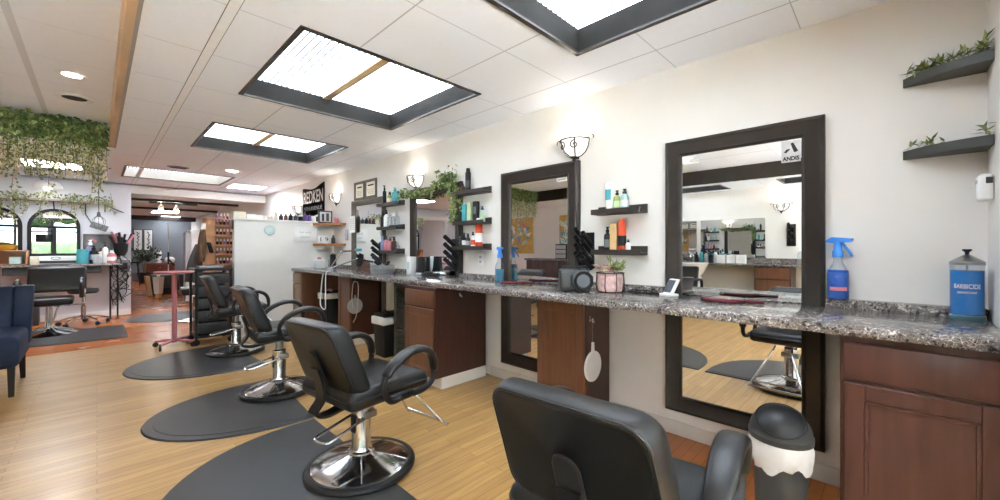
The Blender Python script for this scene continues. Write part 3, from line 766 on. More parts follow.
def spray(x, y, z, h, r, label, liq, fill, liqm, trig):
    t = thing('spray_bottle', label, 'spray bottle', (x, y, z), 'trigger spray bottles'); k = h/.345
    b = MB(); b.lathe([(r*.95, 0), (r, .006), (r, .135*k), (r*.8, .165*k), (r*.5, .19*k), (r*.42, .205*k), (r*.42, .225*k)], CLEAR, (x, y, z), 22); b.build('body', t)
    b = MB(); b.lathe([(.001, .004), (r*.93, .004), (r*.95, .01), (r*.95, fill), (.001, fill)], liqm, (x, y, z), 22); b.build('liquid', t)
    b = MB(); zz = z+.222*k
    b.lathe([(r*.52, 0), (r*.52, .03*k), (r*.38, .04*k), (r*.38, .085*k)], trig, (x, y, zz), 16)
    d = Vector((-.35, -.94, 0)); w = Vector((d.y, -d.x, 0))
    Mh = Matrix((d, -w, Vector((0, 0, 1)))).transposed().to_4x4(); Mh.translation = (x, y, zz)
    b.prism([(-.035*k, .0), (.05*k, .004), (.062*k, .012), (.062*k, .022), (-.025*k, .03), (-.042*k, .018)], -.012, .012, trig, Mh @ Matrix.Translation((0, 0, .075*k)) @ Matrix.Rotation(R(90), 4, 'X'), 0)
    b.build('spray_head', t)
    b = MB(); P = [Mh @ Vector(p) for p in ((.02*k, 0, .075*k), (.035*k, 0, .05*k), (.05*k, 0, .03*k), (.062*k, 0, .005*k))]
    b.tube(P, .006, trig, 8); b.build('trigger', t)
    b = MB(); P = [Mh @ Vector(p) for p in ((-.035*k, 0, .088*k), (-.055*k, 0, .086*k))]; b.tube(P, .007, trig, 8); b.build('nozzle', t)
    return t
t = spray(2.595, .176, CT+.043, .325, .043, 'clear spray bottle of deep blue liquid with a blue trigger beside the near mirror', 0, .145, BLUED, BLUE)
b = MB(); b.lathe([(.0437, .045), (.0437, .062)], ROSE, (2.595, .176, CT+.043), 22, a0=R(140), a1=R(235)); b.build('pink_label', t)
spray(2.545, 2.50, CT, .325, .042, 'spray bottle of pale blue liquid with a blue trigger by the second mirror', 0, .11, mat('pale_blue_liquid', (96, 176, 210), .06, trans=.4), BLUE)
# card reader
x, y = 2.475, .975
t = thing('card_reader', 'small white card reader with a grey screen propped on the counter', 'card reader', (x, y, CT))
Mr = Matrix.Translation((x, y, CT)) @ Matrix.Rotation(R(-32), 4, 'Z')
tilt = lambda v: (v.x+v.z*.55, v.y, v.z)
b = MB(); b.box((-.012, -.037, .012), (.012, .037, .105), WHITEP, .004, 2, Mr, tilt); b.box((-.03, -.037, 0), (.055, .037, .016), WHITEP, .003, 2, Mr); b.build('body', t)
b = MB(); b.box((-.0145, -.03, .024), (-.012, .03, .098), SCREEN, 0, 1, Mr, tilt); b.build('screen', t)
# maroon hand mirrors lying flat
def flat_mirror(x, y, label, rot):
    t = thing('hand_mirror', label, 'hand mirror', (x, y, CT), 'maroon hand mirrors')
    M_ = Matrix.Translation((x, y, CT)) @ Matrix.Rotation(rot, 4, 'Z')
    b = MB(); b.lathe([(.10, 0), (.112, .004), (.114, .014), (.106, .021), (.098, .0205)], MAROON, seg=36, M=M_, sx=1, sy=.86); b.build('rim', t)
    b = MB(); b.lathe([(.001, .017), (.098, .017), (.098, .019), (.001, .019)], MAROON, seg=36, M=M_, sx=1, sy=.86); b.build('back', t)
    b = MB(); b.tube([M_ @ Vector(p) for p in ((.108, 0, .011), (.15, 0, .011), (.2, 0, .012))], [.012, .009, .011], MAROON, 10); b.build('handle', t)
flat_mirror(2.455, .66, 'maroon oval hand mirror lying on the counter before the near mirror', R(-92))
flat_mirror(2.45, 2.25, 'maroon oval hand mirror lying on the counter by the pale blue spray', R(-88))
# radio
x, y = 2.26, 1.50
t = thing('radio_speaker', 'dark grey portable radio with a round speaker grille on the counter', 'radio', (x, y, CT))
ang = math.atan2(-y, -x)+R(14)
Mr = Matrix.Translation((x, y, CT)) @ Matrix.Rotation(ang, 4, 'Z') @ Matrix.Scale(.88, 4)      # local +x faces the room
b = MB(); b.box((-.07, -.12, .012), (.02, .12, .175), DGREY, .014, 3, Mr, lambda v: (v.x-(v.z*.28), v.y*(1-.25*v.z), v.z)); b.build('body', t)
b = MB(); oc = [(.085*math.cos(R(22.5+45*k)), .085*math.sin(R(22.5+45*k))) for k in range(8)]
Mo = Mr @ Matrix.Translation((.02, .045, .09)) @ Matrix.Rotation(R(90), 4, 'Y') @ Matrix.Rotation(R(90), 4, 'Z')
b.prism(oc, -.03, .035, mat('gunmetal', (84, 87, 90), .45, var=.06), Mo, .008); b.build('speaker_housing', t)
b = MB(); b.lathe([(.001, .030), (.03, .032), (.064, .037), (.070, .041), (.075, .038), (.075, .034)], BLACK, seg=28, M=Mo); b.build('grille', t)
b = MB(); Mo2 = Mr @ Matrix.Translation((.0, -.075, .10)) @ Matrix.Rotation(R(90), 4, 'Y') @ Matrix.Rotation(R(90), 4, 'Z')
b.box((-.035, -.06, -.02), (.03, .05, .012), DGREY, .006, 2, Mo2); b.build('control_panel', t)
for yy in (-.08, .08):
    b = MB(); b.box((-.06, yy-.02, 0), (.03, yy+.02, .016), BLACK, .003, 1, Mr); b.build('foot', t)
b = MB()
b.tube([Mr @ Vector(p) for p in ((-.04, -.1, .17), (-.045, -.09, .195), (-.045, .09, .195), (-.04, .1, .17))], .007, BLACK, 8); b.build('handle', t)
# leaf helper
def leaf(b, p, d, n, l, w, m):
    d = Vector(d).normalized(); n = Vector(n); s_ = d.cross(n)
    s_ = s_.normalized() if s_.length > 1e-4 else d.orthogonal().normalized()
    n = s_.cross(d); p = Vector(p)
    b.faces([p, p+d*l*.35+s_*w*.5+n*w*.12, p+d*l, p+d*l*.35-s_*w*.5+n*w*.12, p+d*l*.4], [(0, 1, 4), (1, 2, 4), (0, 4, 3), (4, 2, 3)], m)
def rv(): return Vector((rnd.uniform(-1, 1), rnd.uniform(-1, 1), rnd.uniform(-1, 1)))
# wire basket of flowers
x, y = 2.44, 1.345
t = thing('wire_basket', 'black wire basket on the counter under the near ledges', 'basket', (x, y, CT))
b = MB()
for rr, zz in ((.078, .003), (.092, .13)): b.tube([(x+rr*math.cos(R(15*k)), y+rr*math.sin(R(15*k)), CT+zz) for k in range(24)], .0035, IRON, 6, True)
for k in range(8):
    a = R(45*k+10); ca, sa = math.cos(a), math.sin(a)
    b.tube(spline([(x+.078*ca, y+.078*sa, CT+.003), (x+.098*ca, y+.098*sa, CT+.03), (x+.096*ca, y+.096*sa, CT+.08), (x+.092*ca, y+.092*sa, CT+.13)], 3), .003, IRON, 5)
b.build('wire_frame', t)
b = MB(); b.lathe([(.03, .006), (.078, .008), (.086, .06), (.084, .11), (.05, .125), (.001, .13)], mat('rosy_liner', (222, 186, 180), .6, var=.3, scale=35), (x, y, CT), 18); b.build('liner', t)
t = thing('flower_bunch', 'cream blossoms with green leaves sitting in the wire basket', 'flowers', (x, y, CT+.13))
b = MB()
for k in range(16):
    p = Vector((x, y, CT+.135))+Vector((rnd.uniform(-.075, .075), rnd.uniform(-.075, .075), rnd.uniform(0, .035)))
    for j in range(6): leaf(b, p, (math.cos(j*1.05), math.sin(j*1.05), .6), (0, 0, 1), .034, .026, LEAF4 if k % 4 else ROSE)
b.build('blossoms', t)
b = MB()
for k in range(40):
    p = Vector((x+rnd.uniform(-.03, .04), y-.03+rnd.uniform(-.03, .02), CT+.14)); d = rv(); d.z = abs(d.z)+.5; d.y -= .35
    leaf(b, p+d.normalized()*rnd.uniform(.0, .05), d, rv(), rnd.uniform(.04, .075), .022, LEAF1 if k % 3 else LEAF2)
b.build('leaves', t)
# power cord behind the basket
b = MB(); b.tube(spline([(2.52, 1.25, CT+.004), (2.53, 1.12, CT+.02), (2.50, 1.08, CT+.012), (2.54, 1.02, CT+.004), (2.5, 1.18, CT+.004), (2.47, 1.2, CT+.004)], 6), .004, BLACK, 6)
tag(b.build('extension_cable', origin=(2.52, 1.15, CT)), 'black power cord coiled on the counter beside the wire basket', 'cord')

# tube racks for irons
def tube_rack(label, xp, y0, y1, z0, z1, rows=4):
    t = thing('iron_holder_rack', label, 'tool rack', (xp, (y0+y1)/2, z0), 'black tube racks')
    b = MB(); b.box((xp-.012, y0, z0), (xp-.001, y1, z1), PLAST, .003, 1); b.build('back_plate', t)
    d = Vector((-.80, .05, .60)).normalized()
    for k in range(rows*2):
        yy = y0+(y1-y0)*(.26 if k % 2 else .76); zz = z0+.02+(z1-z0-.09)*(k//2)/(rows-1)-(.02 if k % 2 else -.012)
        p = Vector((xp-.004, yy, zz)); b = MB(); q = p+d*.14
        up = d.orthogonal().normalized(); w = d.cross(up)
        rings = [[c+(up*math.cos(2*math.pi*j/14)+w*math.sin(2*math.pi*j/14))*r for j in range(14)] for c, r in ((p, .019), (q, .023), (q, .0195), (p+d*.03, .016))]
        b.loft(rings, PLAST); b.build('tube', t)
tube_rack('black rack of slanted tubes on the wall above the radio', W-.004, 1.585, 1.705, 1.06, 1.335)
tube_rack('black rack of slanted tubes on the right edge of the ivy mirror', W-.056, 3.135, 3.24, .99, 1.31)
tube_rack('black rack of slanted tubes above the grey basin, far mirror', W-.056, 4.685, 4.76, 1.02, 1.29, 3)

# hand mirrors hanging from hooks
def hang_mirror(x, y, ztop, zc, r, label, loop, m):
    t = thing('round_hand_mirror', label, 'hand mirror', (x, y, zc), 'hanging round mirrors')
    yc = y-.022
    Mm = Matrix.Translation((x, yc, zc)) @ Matrix.Rotation(R(90), 4, 'X')
    b = MB(); b.lathe([(r*.94, -.007), (r, -.004), (r, .004), (r*.94, .008), (r*.9, .008)], WHITEP if not loop else LGREY, seg=32, M=Mm); b.lathe([(.001, -.005), (r*.94, -.005), (r*.94, 0), (.001, 0)], LGREY, seg=32, M=Mm); b.build('rim', t)
    b = MB(); b.lathe([(.001, 0), (r*.9, 0), (r*.9, .006), (.001, .006)], m, seg=32, M=Mm); b.build('disc', t)
    b = MB()
    if not loop:
        b.prism([(-.014, 0), (.014, 0), (.010, .06), (-.010, .06)], -.005, .005, WHITEP, Mm @ Matrix.Translation((0, r*.97, 0))); b.build('neck', t)
        b = MB(); b.box((x-.006, yc-.003, zc+r+.05), (x+.006, yc+.003, ztop), CLEAR, .001); b.tube([(x+.008*math.cos(R(30*k)), yc, ztop-.004+.012*math.sin(R(30*k))) for k in range(12)], .002, WHITEP, 5, True); b.build('hanging_strap', t)
    else:
        b.prism([(-.012, 0), (.012, 0), (.008, .04), (-.008, .04)], -.005, .005, LGREY, Mm @ Matrix.Translation((0, r*.97, 0))); b.build('neck', t)
        b = MB(); b.tube(spline([(x-.03, yc-.01, zc-.02), (x-.045, yc-.01, zc+.1), (x-.03, yc-.01, ztop-.03), (x, yc+.004, ztop), (x+.035, yc-.01, ztop-.04), (x+.03, yc-.01, zc+.06), (x+.01, yc-.012, zc-.12), (x-.03, yc-.012, zc-.2)], 5), .004, WHITEP, 6); b.build('cord', t)
    return t
hang_mirror(2.325, 1.43, .735, .425, .102, 'pale grey round hand mirror hanging on the shallow brown cabinet', False, LGREY)
hang_mirror(2.25, 4.755, .80, .495, .098, 'grey round hand mirror with a white cord on the dark end panel', True, PERI)

# ------------- far end of the counter
x, y = 2.42, 4.36
t = thing('metal_basin', 'round grey tin basin holding styling tools', 'basin', (x, y, CT))
b = MB(); b.lathe([(.115, 0), (.12, .004), (.128, .045), (.134, .05), (.124, .054), (.126, .085), (.132, .09), (.122, .092), (.116, .03), (.001, .028)], mat('pewter', (158, 160, 162), .35, var=.15, metal=.3), (x, y, CT), 28, sx=1.15, sy=1.15); b.build('bowl', t)
def iron(p, q, label):
    p, q = Vector(p), Vector(q); t = thing('curling_iron', label, 'styling tool', p, 'tools in the basin'); m_ = p.lerp(q, .5)
    b = MB(); b.tube([p, p.lerp(q, .1), m_], [.016, .02, .018], PLAST, 10); b.build('handle', t)
    b = MB(); b.tube([m_, q], [.012, .010], STEEL, 10); b.build('barrel', t)
iron((2.36, 4.50, CT+.20), (2.44, 4.33, CT+.06), 'black styling iron leaning highest out of the grey basin')
iron((2.38, 4.40, CT+.16), (2.44, 4.37, CT+.05), 'black styling iron leaning toward the room in the grey basin')
iron((2.43, 4.23, CT+.13), (2.42, 4.36, CT+.04), 'black styling iron leaning to the right in the grey basin')
iron((2.40, 4.52, CT+.13), (2.46, 4.38, CT+.045), 'black styling iron lying low at the left of the grey basin')
# hair tool stand with jointed arms
x, y = 2.40, 4.95
t = thing('dryer_arm_stand', 'chrome jointed arm stand clamped on the counter beside the grey basin', 'stand', (x, y, CT))
b = MB(); b.box((2.03, 4.99, CT), (2.09, 5.05, CT+.05), LGREY, .006); b.build('clamp', t)
b = MB()
b.tube([(2.06, 5.02, CT+.04), (2.24, 5.10, CT+.25)], .009, CHROME); b.tube([(2.24, 5.10, CT+.25), (2.3, 4.75, CT+.27)], .009, CHROME)
b.tube([(2.06, 5.02, CT+.04), (2.3, 4.78, CT+.16)], .009, CHROME); b.tube([(2.3, 4.78, CT+.16), (2.45, 4.65, CT+.12)], .012, PLAST)
for p in ((2.24, 5.10, CT+.25), (2.3, 4.78, CT+.16)): b.ball(p, .016, CHROME, 10)
b.build('arms', t)
b = MB(); b.box((2.27, 4.73, CT+.255), (2.34, 4.79, CT+.29), TEAL, .006); b.build('teal_clip', t)
b = MB(); b.tube(spline([(2.06, 5.0, CT-.0), (2.0, 5.0, CT-.02), (1.995, 5.0, .6), (2.0, 5.03, .45), (1.99, 5.15, .5), (1.985, 5.1, .75), (1.99, 5.07, CT-.03)], 5), .007, WHITEP, 6); b.build('hose', t)
t = thing('brush_caddy', 'brown folded caddy of brushes at the foot of the chrome arms', 'caddy', (2.42, 4.82, CT))
b = MB(); b.prism([(-.09, 0), (.09, 0), (.02, .13), (-.02, .13)], -.05, .05, mat('brown_leatherette', (104, 74, 62), .5, var=.3, scale=25), Matrix.Translation((2.46, 4.86, CT)) @ Matrix.Rotation(R(-40), 4, 'Z') @ Matrix.Rotation(R(90), 4, 'X')); b.build('case', t)
b = MB(); b.tube([(2.45, 4.86, CT+.12), (2.44, 4.88, CT+.17)], .01, PINK); b.build('brush', t)
x, y = 2.47, 5.72
t = thing('tissue_box', 'white tissue box on the counter below the oak corner boards', 'box', (x-.16, y+.28, CT))
b = MB(); b.box((x-.23, y+.22, CT), (x-.1, y+.35, CT+.13), WHITEP, .012, 3); b.build('box_body', t)
b = MB(); b.ball((x-.165, y+.285, CT+.14), (.03, .03, .03), ROSE, 10); b.build('tissue', t)
t = thing('comb_jar', 'clear glass jar of black combs beside the white tissue box', 'jar', (x, y, CT))
b = MB(); b.lathe([(.055, 0), (.06, .005), (.06, .12), (.055, .125)], CLEAR, (x-.05, y+.1, CT)); b.build('glass', t)
b = MB()
for k in range(5): b.box((x-.09+.02*k, y+.06+.01*k, CT+.005), (x-.078+.02*k, y+.09+.01*k, CT+.2+.01*(k % 3)), BLACK, .001)
b.build('combs', t)
t = thing('upright_box', 'white upright box on the counter left of the black cone', 'box', (2.5, 3.86, CT))
b = MB(); b.box((2.46, 3.82, CT), (2.54, 3.90, CT+.20), WHITEP, .004, 2); b.build('carton', t)
b = MB(); b.box((2.458, 3.835, CT+.06), (2.46, 3.885, CT+.14), LTEAL); b.build('label_band', t)
t = thing('display_cone', 'black flared stand with silver foot before the ivy mirror', 'stand', (2.52, 3.70, CT))
b = MB(); b.lathe([(.055, .20), (.06, .19), (.07, .08), (.085, .02), (.09, .012)], BLACK, (2.52, 3.70, CT), 6, sx=.6); b.build('cone', t)
b = MB(); b.lathe([(.10, 0), (.105, .006), (.10, .014), (.05, .05)], STEEL, (2.52, 3.70, CT), 6, sx=.6); b.build('foot', t)
t = thing('clipper_dish', 'low dark dish holding a hair clipper before the ivy mirror', 'dish', (2.47, 3.45, CT))
b = MB(); b.lathe([(.08, 0), (.10, .01), (.105, .03), (.098, .03), (.09, .014), (.001, .01)], DGREY, (2.47, 3.45, CT), 24, sx=.8, sy=1.3); b.build('tray', t)
b = MB(); b.box((2.44, 3.38, CT+.014), (2.49, 3.53, CT+.05), BLACK, .014, 3); b.box((2.45, 3.35, CT+.02), (2.48, 3.385, CT+.045), STEEL, .004); b.build('clipper', t)

# corner boards beside the partition
for k, z in enumerate((1.60, 1.285)):
    t = thing('corner_shelf', ['upper oak corner board between partition and right wall', 'lower oak corner board between partition and right wall'][k], 'shelf', (W, YP, z), 'oak corner boards')
    b = MB(); b.prism([(W-.001, YP-.46), (W-.001, YP-.002), (W-.32, YP-.002), (W-.32, YP-.05), (W-.05, YP-.46)], z-.035, z, OAKSH); b.build('board', t)
t = thing('shadow_box', 'dark framed photo box standing on the upper oak corner board', 'picture box', (2.5, 6.2, 1.60))
b = MB(); Mq = Matrix.Translation((2.47, 6.21, 1.60)) @ Matrix.Rotation(R(-12), 4, 'Z')
b.box((-.10, -.03, 0), (.10, .03, .19), DWOOD, .004, 2, Mq); b.build('box_frame', t)
b = MB(); b.box((-.08, -.034, .02), (.08, -.0305, .17), LGREY, 0, 1, Mq); b.build('photo', t)
b = MB(); b.box((-.05, -.036, .03), (-.02, -.0342, .14), INK, 0, 1, Mq); b.box((.01, -.036, .03), (.05, -.0342, .15), DGREY, 0, 1, Mq); b.build('figures', t)
bottle(2.58, 6.06, 1.60, .09, .033, PINK, PINK, 'small pink jar on the upper oak corner board', 'jar', 'cosmetic_jar', 'jar')
t = thing('block_calendar', 'white block calendar standing on the lower oak corner board', 'calendar', (2.46, 6.2, 1.285))
b = MB(); Mq = Matrix.Translation((2.44, 6.2, 1.285)) @ Matrix.Rotation(R(-12), 4, 'Z')
b.box((-.08, -.03, 0), (-.002, .03, .12), WHITEP, .004, 2, Mq); b.box((.002, -.03, 0), (.08, .03, .12), WHITEP, .004, 2, Mq); b.build('cubes', t)
text('numerals', '1 9', .09, Mq @ facing((0, -1, 0), (0, -.0315, .06)), INK, t, width=.11)
bottle(2.56, 6.12, 1.285, .13, .03, DGREY, BLACK, 'dark squat bottle beside the white block calendar', 'round')
b = MB(); b.box((W-.03, 5.80, 1.33), (W-.002, 5.845, 1.50), LGREY, .004); o = b.build('brush_clip', origin=(W-.01, 5.82, 1.33)); tag(o, 'small grey clip rail on the wall right of the corner boards', 'clip')

# things on the partition cap
ZC = 1.625
G = 'products on the partition cap'
items = [(1.36, 'box', .075, .10, CREAM, CREAM, 'cream carton at the left end of the partition cap'), (1.50, 'box', .055, .08, WHITEP, WHITEP, 'low white carton beside the cream one on the partition cap'),
         (1.60, 'box', .05, .07, WHITEP, WHITEP, 'low white carton next to the white jar on the partition cap'), (1.69, 'jar', .05, .035, WHITEP, WHITEP, 'white lidded jar on the partition cap'),
         (1.76, 'jar', .045, .03, CREAM, WHITEP, 'cream lidded jar beside the gold topped bottle'), (1.83, 'round', .10, .026, CREAM, GOLD, 'cream bottle with gold cap on the partition cap'),
         (1.90, 'round', .085, .028, DGREY, BLACK, 'short dark grey bottle right of the gold capped one'), (1.965, 'round', .09, .026, BROWN, BLACK, 'brown bottle with black cap in the middle of the cap row'),
         (2.03, 'round', .095, .03, BLACK, BLACK, 'black bottle, first from the left of the dark ones under the far sconce'), (2.10, 'round', .09, .03, DGREY, LGREY, 'dark bottle with grey cap under the far sconce'),
         (2.17, 'jar', .08, .032, BLACK, WHITEP, 'black jar with white lid beside the violet bottles'), (2.235, 'round', .12, .03, PURPLE, PURPLE, 'tall violet bottle, left of two on the partition cap'),
         (2.30, 'round', .11, .03, PURPLE, BLACK, 'violet bottle with black cap on the partition cap'), (2.365, 'round', .10, .028, WHITEP, BLACK, 'white bottle with black cap under the black sign'),
         (2.43, 'round', .10, .028, BLACK, WHITEP, 'black bottle with white cap under the black sign'), (2.50, 'jar', .07, .03, ROSE, BLACK, 'pink jar with black lid near the wall end of the partition cap')]
for x, kd, h, r, c1, c2, lb in items:
    bottle(x, YP+.055, ZC, h*1.15, r, c1, c2, lb, kd, 'product_carton' if kd == 'box' else 'product_bottle', 'box' if kd == 'box' else 'bottle', G)
# signs on the partition
t = thing('wall_plaque', 'white rectangular plaque with faint lettering on the partition', 'plaque', (2.22, YP, 1.31))
b = MB(); b.box((2.05, YP-.022, 1.315), (2.385, YP-.001, 1.535), WHITEP, .004, 2); b.build('board', t)
for k, s_ in enumerate(('live with', 'beauty')):
    text('lettering', s_, .05, facing((0, -1, 0), (2.215, YP-.0235, 1.455-.07*k)), LGREY, t)
t = thing('round_plaque', 'pale teal round plaque on the partition', 'plaque', (1.735, YP, 1.48))
Mm = Matrix.Translation((1.735, YP-.001, 1.475)) @ Matrix.Rotation(R(90), 4, 'X')
b = MB(); b.lathe([(.001, .014), (.066, .014), (.07, .01), (.07, 0)], LTEAL, seg=28, M=Mm); b.build('disc', t)
b = MB(); b.tube([Mm @ Vector((.05*math.cos(R(15*k)), .05*math.sin(R(15*k)), .015)) for k in range(24)], .002, PAPER, 5, True)
for k in (-1, 0, 1): b.box((1.705, YP-.017, 1.472+.018*k), (1.765, YP-.0152, 1.478+.018*k), PAPER)
b.build('print', t)
# small dark round hook on the partition's left end
b = MB(); b.lathe([(.001, 0), (.03, .004), (.035, .018), (.001, .022)], DGREY, seg=18, M=Matrix.Translation((1.304, YP+.05, 1.53)) @ Matrix.Rotation(R(-90), 4, 'Y'), sx=2.0); tag(b.build('oval_bumper', origin=(1.304, YP+.05, 1.53)), 'dark oval knob on the end of the partition', 'knob')
# black salon banner
t = thing('wall_banner', 'black banner with white capital letters on the right wall behind the partition', 'banner', (W, 7.15, 1.83))
b = MB()
BN = mat('banner_black', (44, 38, 36), .5, var=.1)
N = 16; rings = []
for x_ in (W-.006, W-.003):
    pass
V = []; F = []
for i in range(N+1):
    y = 7.66-i/N*1.0; u = i/N; sag = .03*math.cos(u*math.pi*2)-.03
    for z in (1.81+sag*.5, 2.29+sag+u*.03): V.append((W-.008, y, z))
for i in range(N): F.append((2*i, 2*i+2, 2*i+3, 2*i+1))
vs, fs = b.faces(V, F, BN)
bmesh.ops.solidify(b.bm, geom=list(b.bm.faces), thickness=.003); b.build('cloth', t)
text('lettering', 'REDKEN', .30, facing((-1, 0, 0), (W-.0125, 7.16, 2.10)), PAPER, t, width=.88, bold=.004)
text('small_lettering', '5TH AVENUE', .10, facing((-1, 0, 0), (W-.0125, 7.16, 1.905)), LGREY, t, width=.80)

# ivy on the third mirror
t = thing('ivy_garland', 'leafy green ivy garland draped over the top of the third mirror', 'garland', (W-.06, 3.6, 1.9))
b = MB()
path = spline([(W-.08, 4.18, 1.86), (W-.08, 4.0, 1.86), (W-.09, 3.7, 1.83), (W-.09, 3.45, 1.90), (W-.08, 3.25, 1.93), (W-.07, 3.17, 1.75), (W-.075, 3.18, 1.60), (W-.075, 3.18, 1.50)], 12)
b.tube(path, .006, STEM, 5); b.build('vine_stem', t)
b = MB()
def leafy(b, p, sp, k, l0, l1, ms):
    for _ in range(k):
        q = p+rv()*sp; q.x = min(q.x, W-.004)
        d = rv(); d.z -= .5; d.x -= .3
        if q.x+d.normalized().x*l1 > W-.003: d.x = -abs(d.x)
        leaf(b, q, d, rv()+Vector((-1.2, 0, .6)), rnd.uniform(l0, l1), rnd.uniform(l0, l1)*.8, rnd.choice(ms))
for i, p in enumerate(path):
    u = i/len(path); big = 1.45 if .45 < u < .72 else 1
    leafy(b, p, .045*big, int(7*big), .03, .052, (LEAF5, LEAF5, LEAF3, LEAF2))
for k in range(26): leafy(b, Vector((W-.08, 3.27+rnd.uniform(-.10, .12), 1.93+rnd.uniform(-.07, .10))), .045, 3, .03, .054, (LEAF5, LEAF2, LEAF3, LEAF5))
b.build('leaves', t)

# corner plant shelves on the right
def corner_shelf(label, z, plant_label, dense):
    t = thing('quarter_shelf', label, 'shelf', (W, -.3, z), 'dark quarter round corner shelves')
    pts = [(W-.001, -.303)]
    for k in range(15):
        u = k/14; q = .035*math.sin(math.pi*u)
        pts.append((W-.001-.165*u-q*.84, -.303+.25*(1-u)+q*.55))
    b = MB(); b.prism(pts, z-.04, z, mat('slate_shelf_'+str(int(z*100)), (72, 72, 67), .5, var=.1)); b.build('board', t)
    p = thing('trailing_plant', plant_label, 'plant', (W-.09, -.18, z), 'greenery on the corner shelves')
    b = MB(); bs = MB()
    for k in range(dense):
        u = rnd.random(); a = R(90*u); rr = rnd.uniform(.75, 1.02)
        base = Vector((W-.008-.16*u*rr-.01*rr, -.297+.235*(1-u)*rr, z+.004))
        d = rv(); d.z = abs(d.z)*.8+.35
        h = rnd.uniform(.02, .05)+.03*max(0, u-.6)
        top = base+d.normalized()*h
        top.x = min(top.x, W-.03); top.y = max(top.y, -.28)
        bs.tube([base, top], .0014, STEM, 4)
        for j in range(4):
            q = base.lerp(top, .35+.2*j); dd = rv(); dd.z += .3
            if q.x > W-.05: dd.x = -abs(dd.x)
            leaf(b, q, dd, (0, 0, 1), rnd.uniform(.03, .05), .014, (LEAF3, LEAF2, LEAF2)[j % 3])
    bs.build('stems', p); b.build('leaves', p)
corner_shelf('upper dark quarter round shelf in the right corner', 2.005, 'bushy olive greenery on the upper corner shelf', 40)
corner_shelf('lower dark quarter round shelf in the right corner', 1.667, 'few small sprigs on the lower corner shelf', 9)
t = thing('wall_sensor', 'white box thermostat on the right return wall under the corner shelves', 'thermostat', (2.52, -.305, 1.41))
b = MB(); b.box((2.49, -.304, 1.405), (2.56, -.262, 1.515), WHITEP, .014, 3); b.build('case', t)
b = MB(); b.box((2.488, -.30, 1.475), (2.4905, -.282, 1.50), DGREY); b.build('slot', t)
b = MB(); b.box((2.505, -.2625, 1.478), (2.545, -.2605, 1.492), LGREY); b.build('display', t)

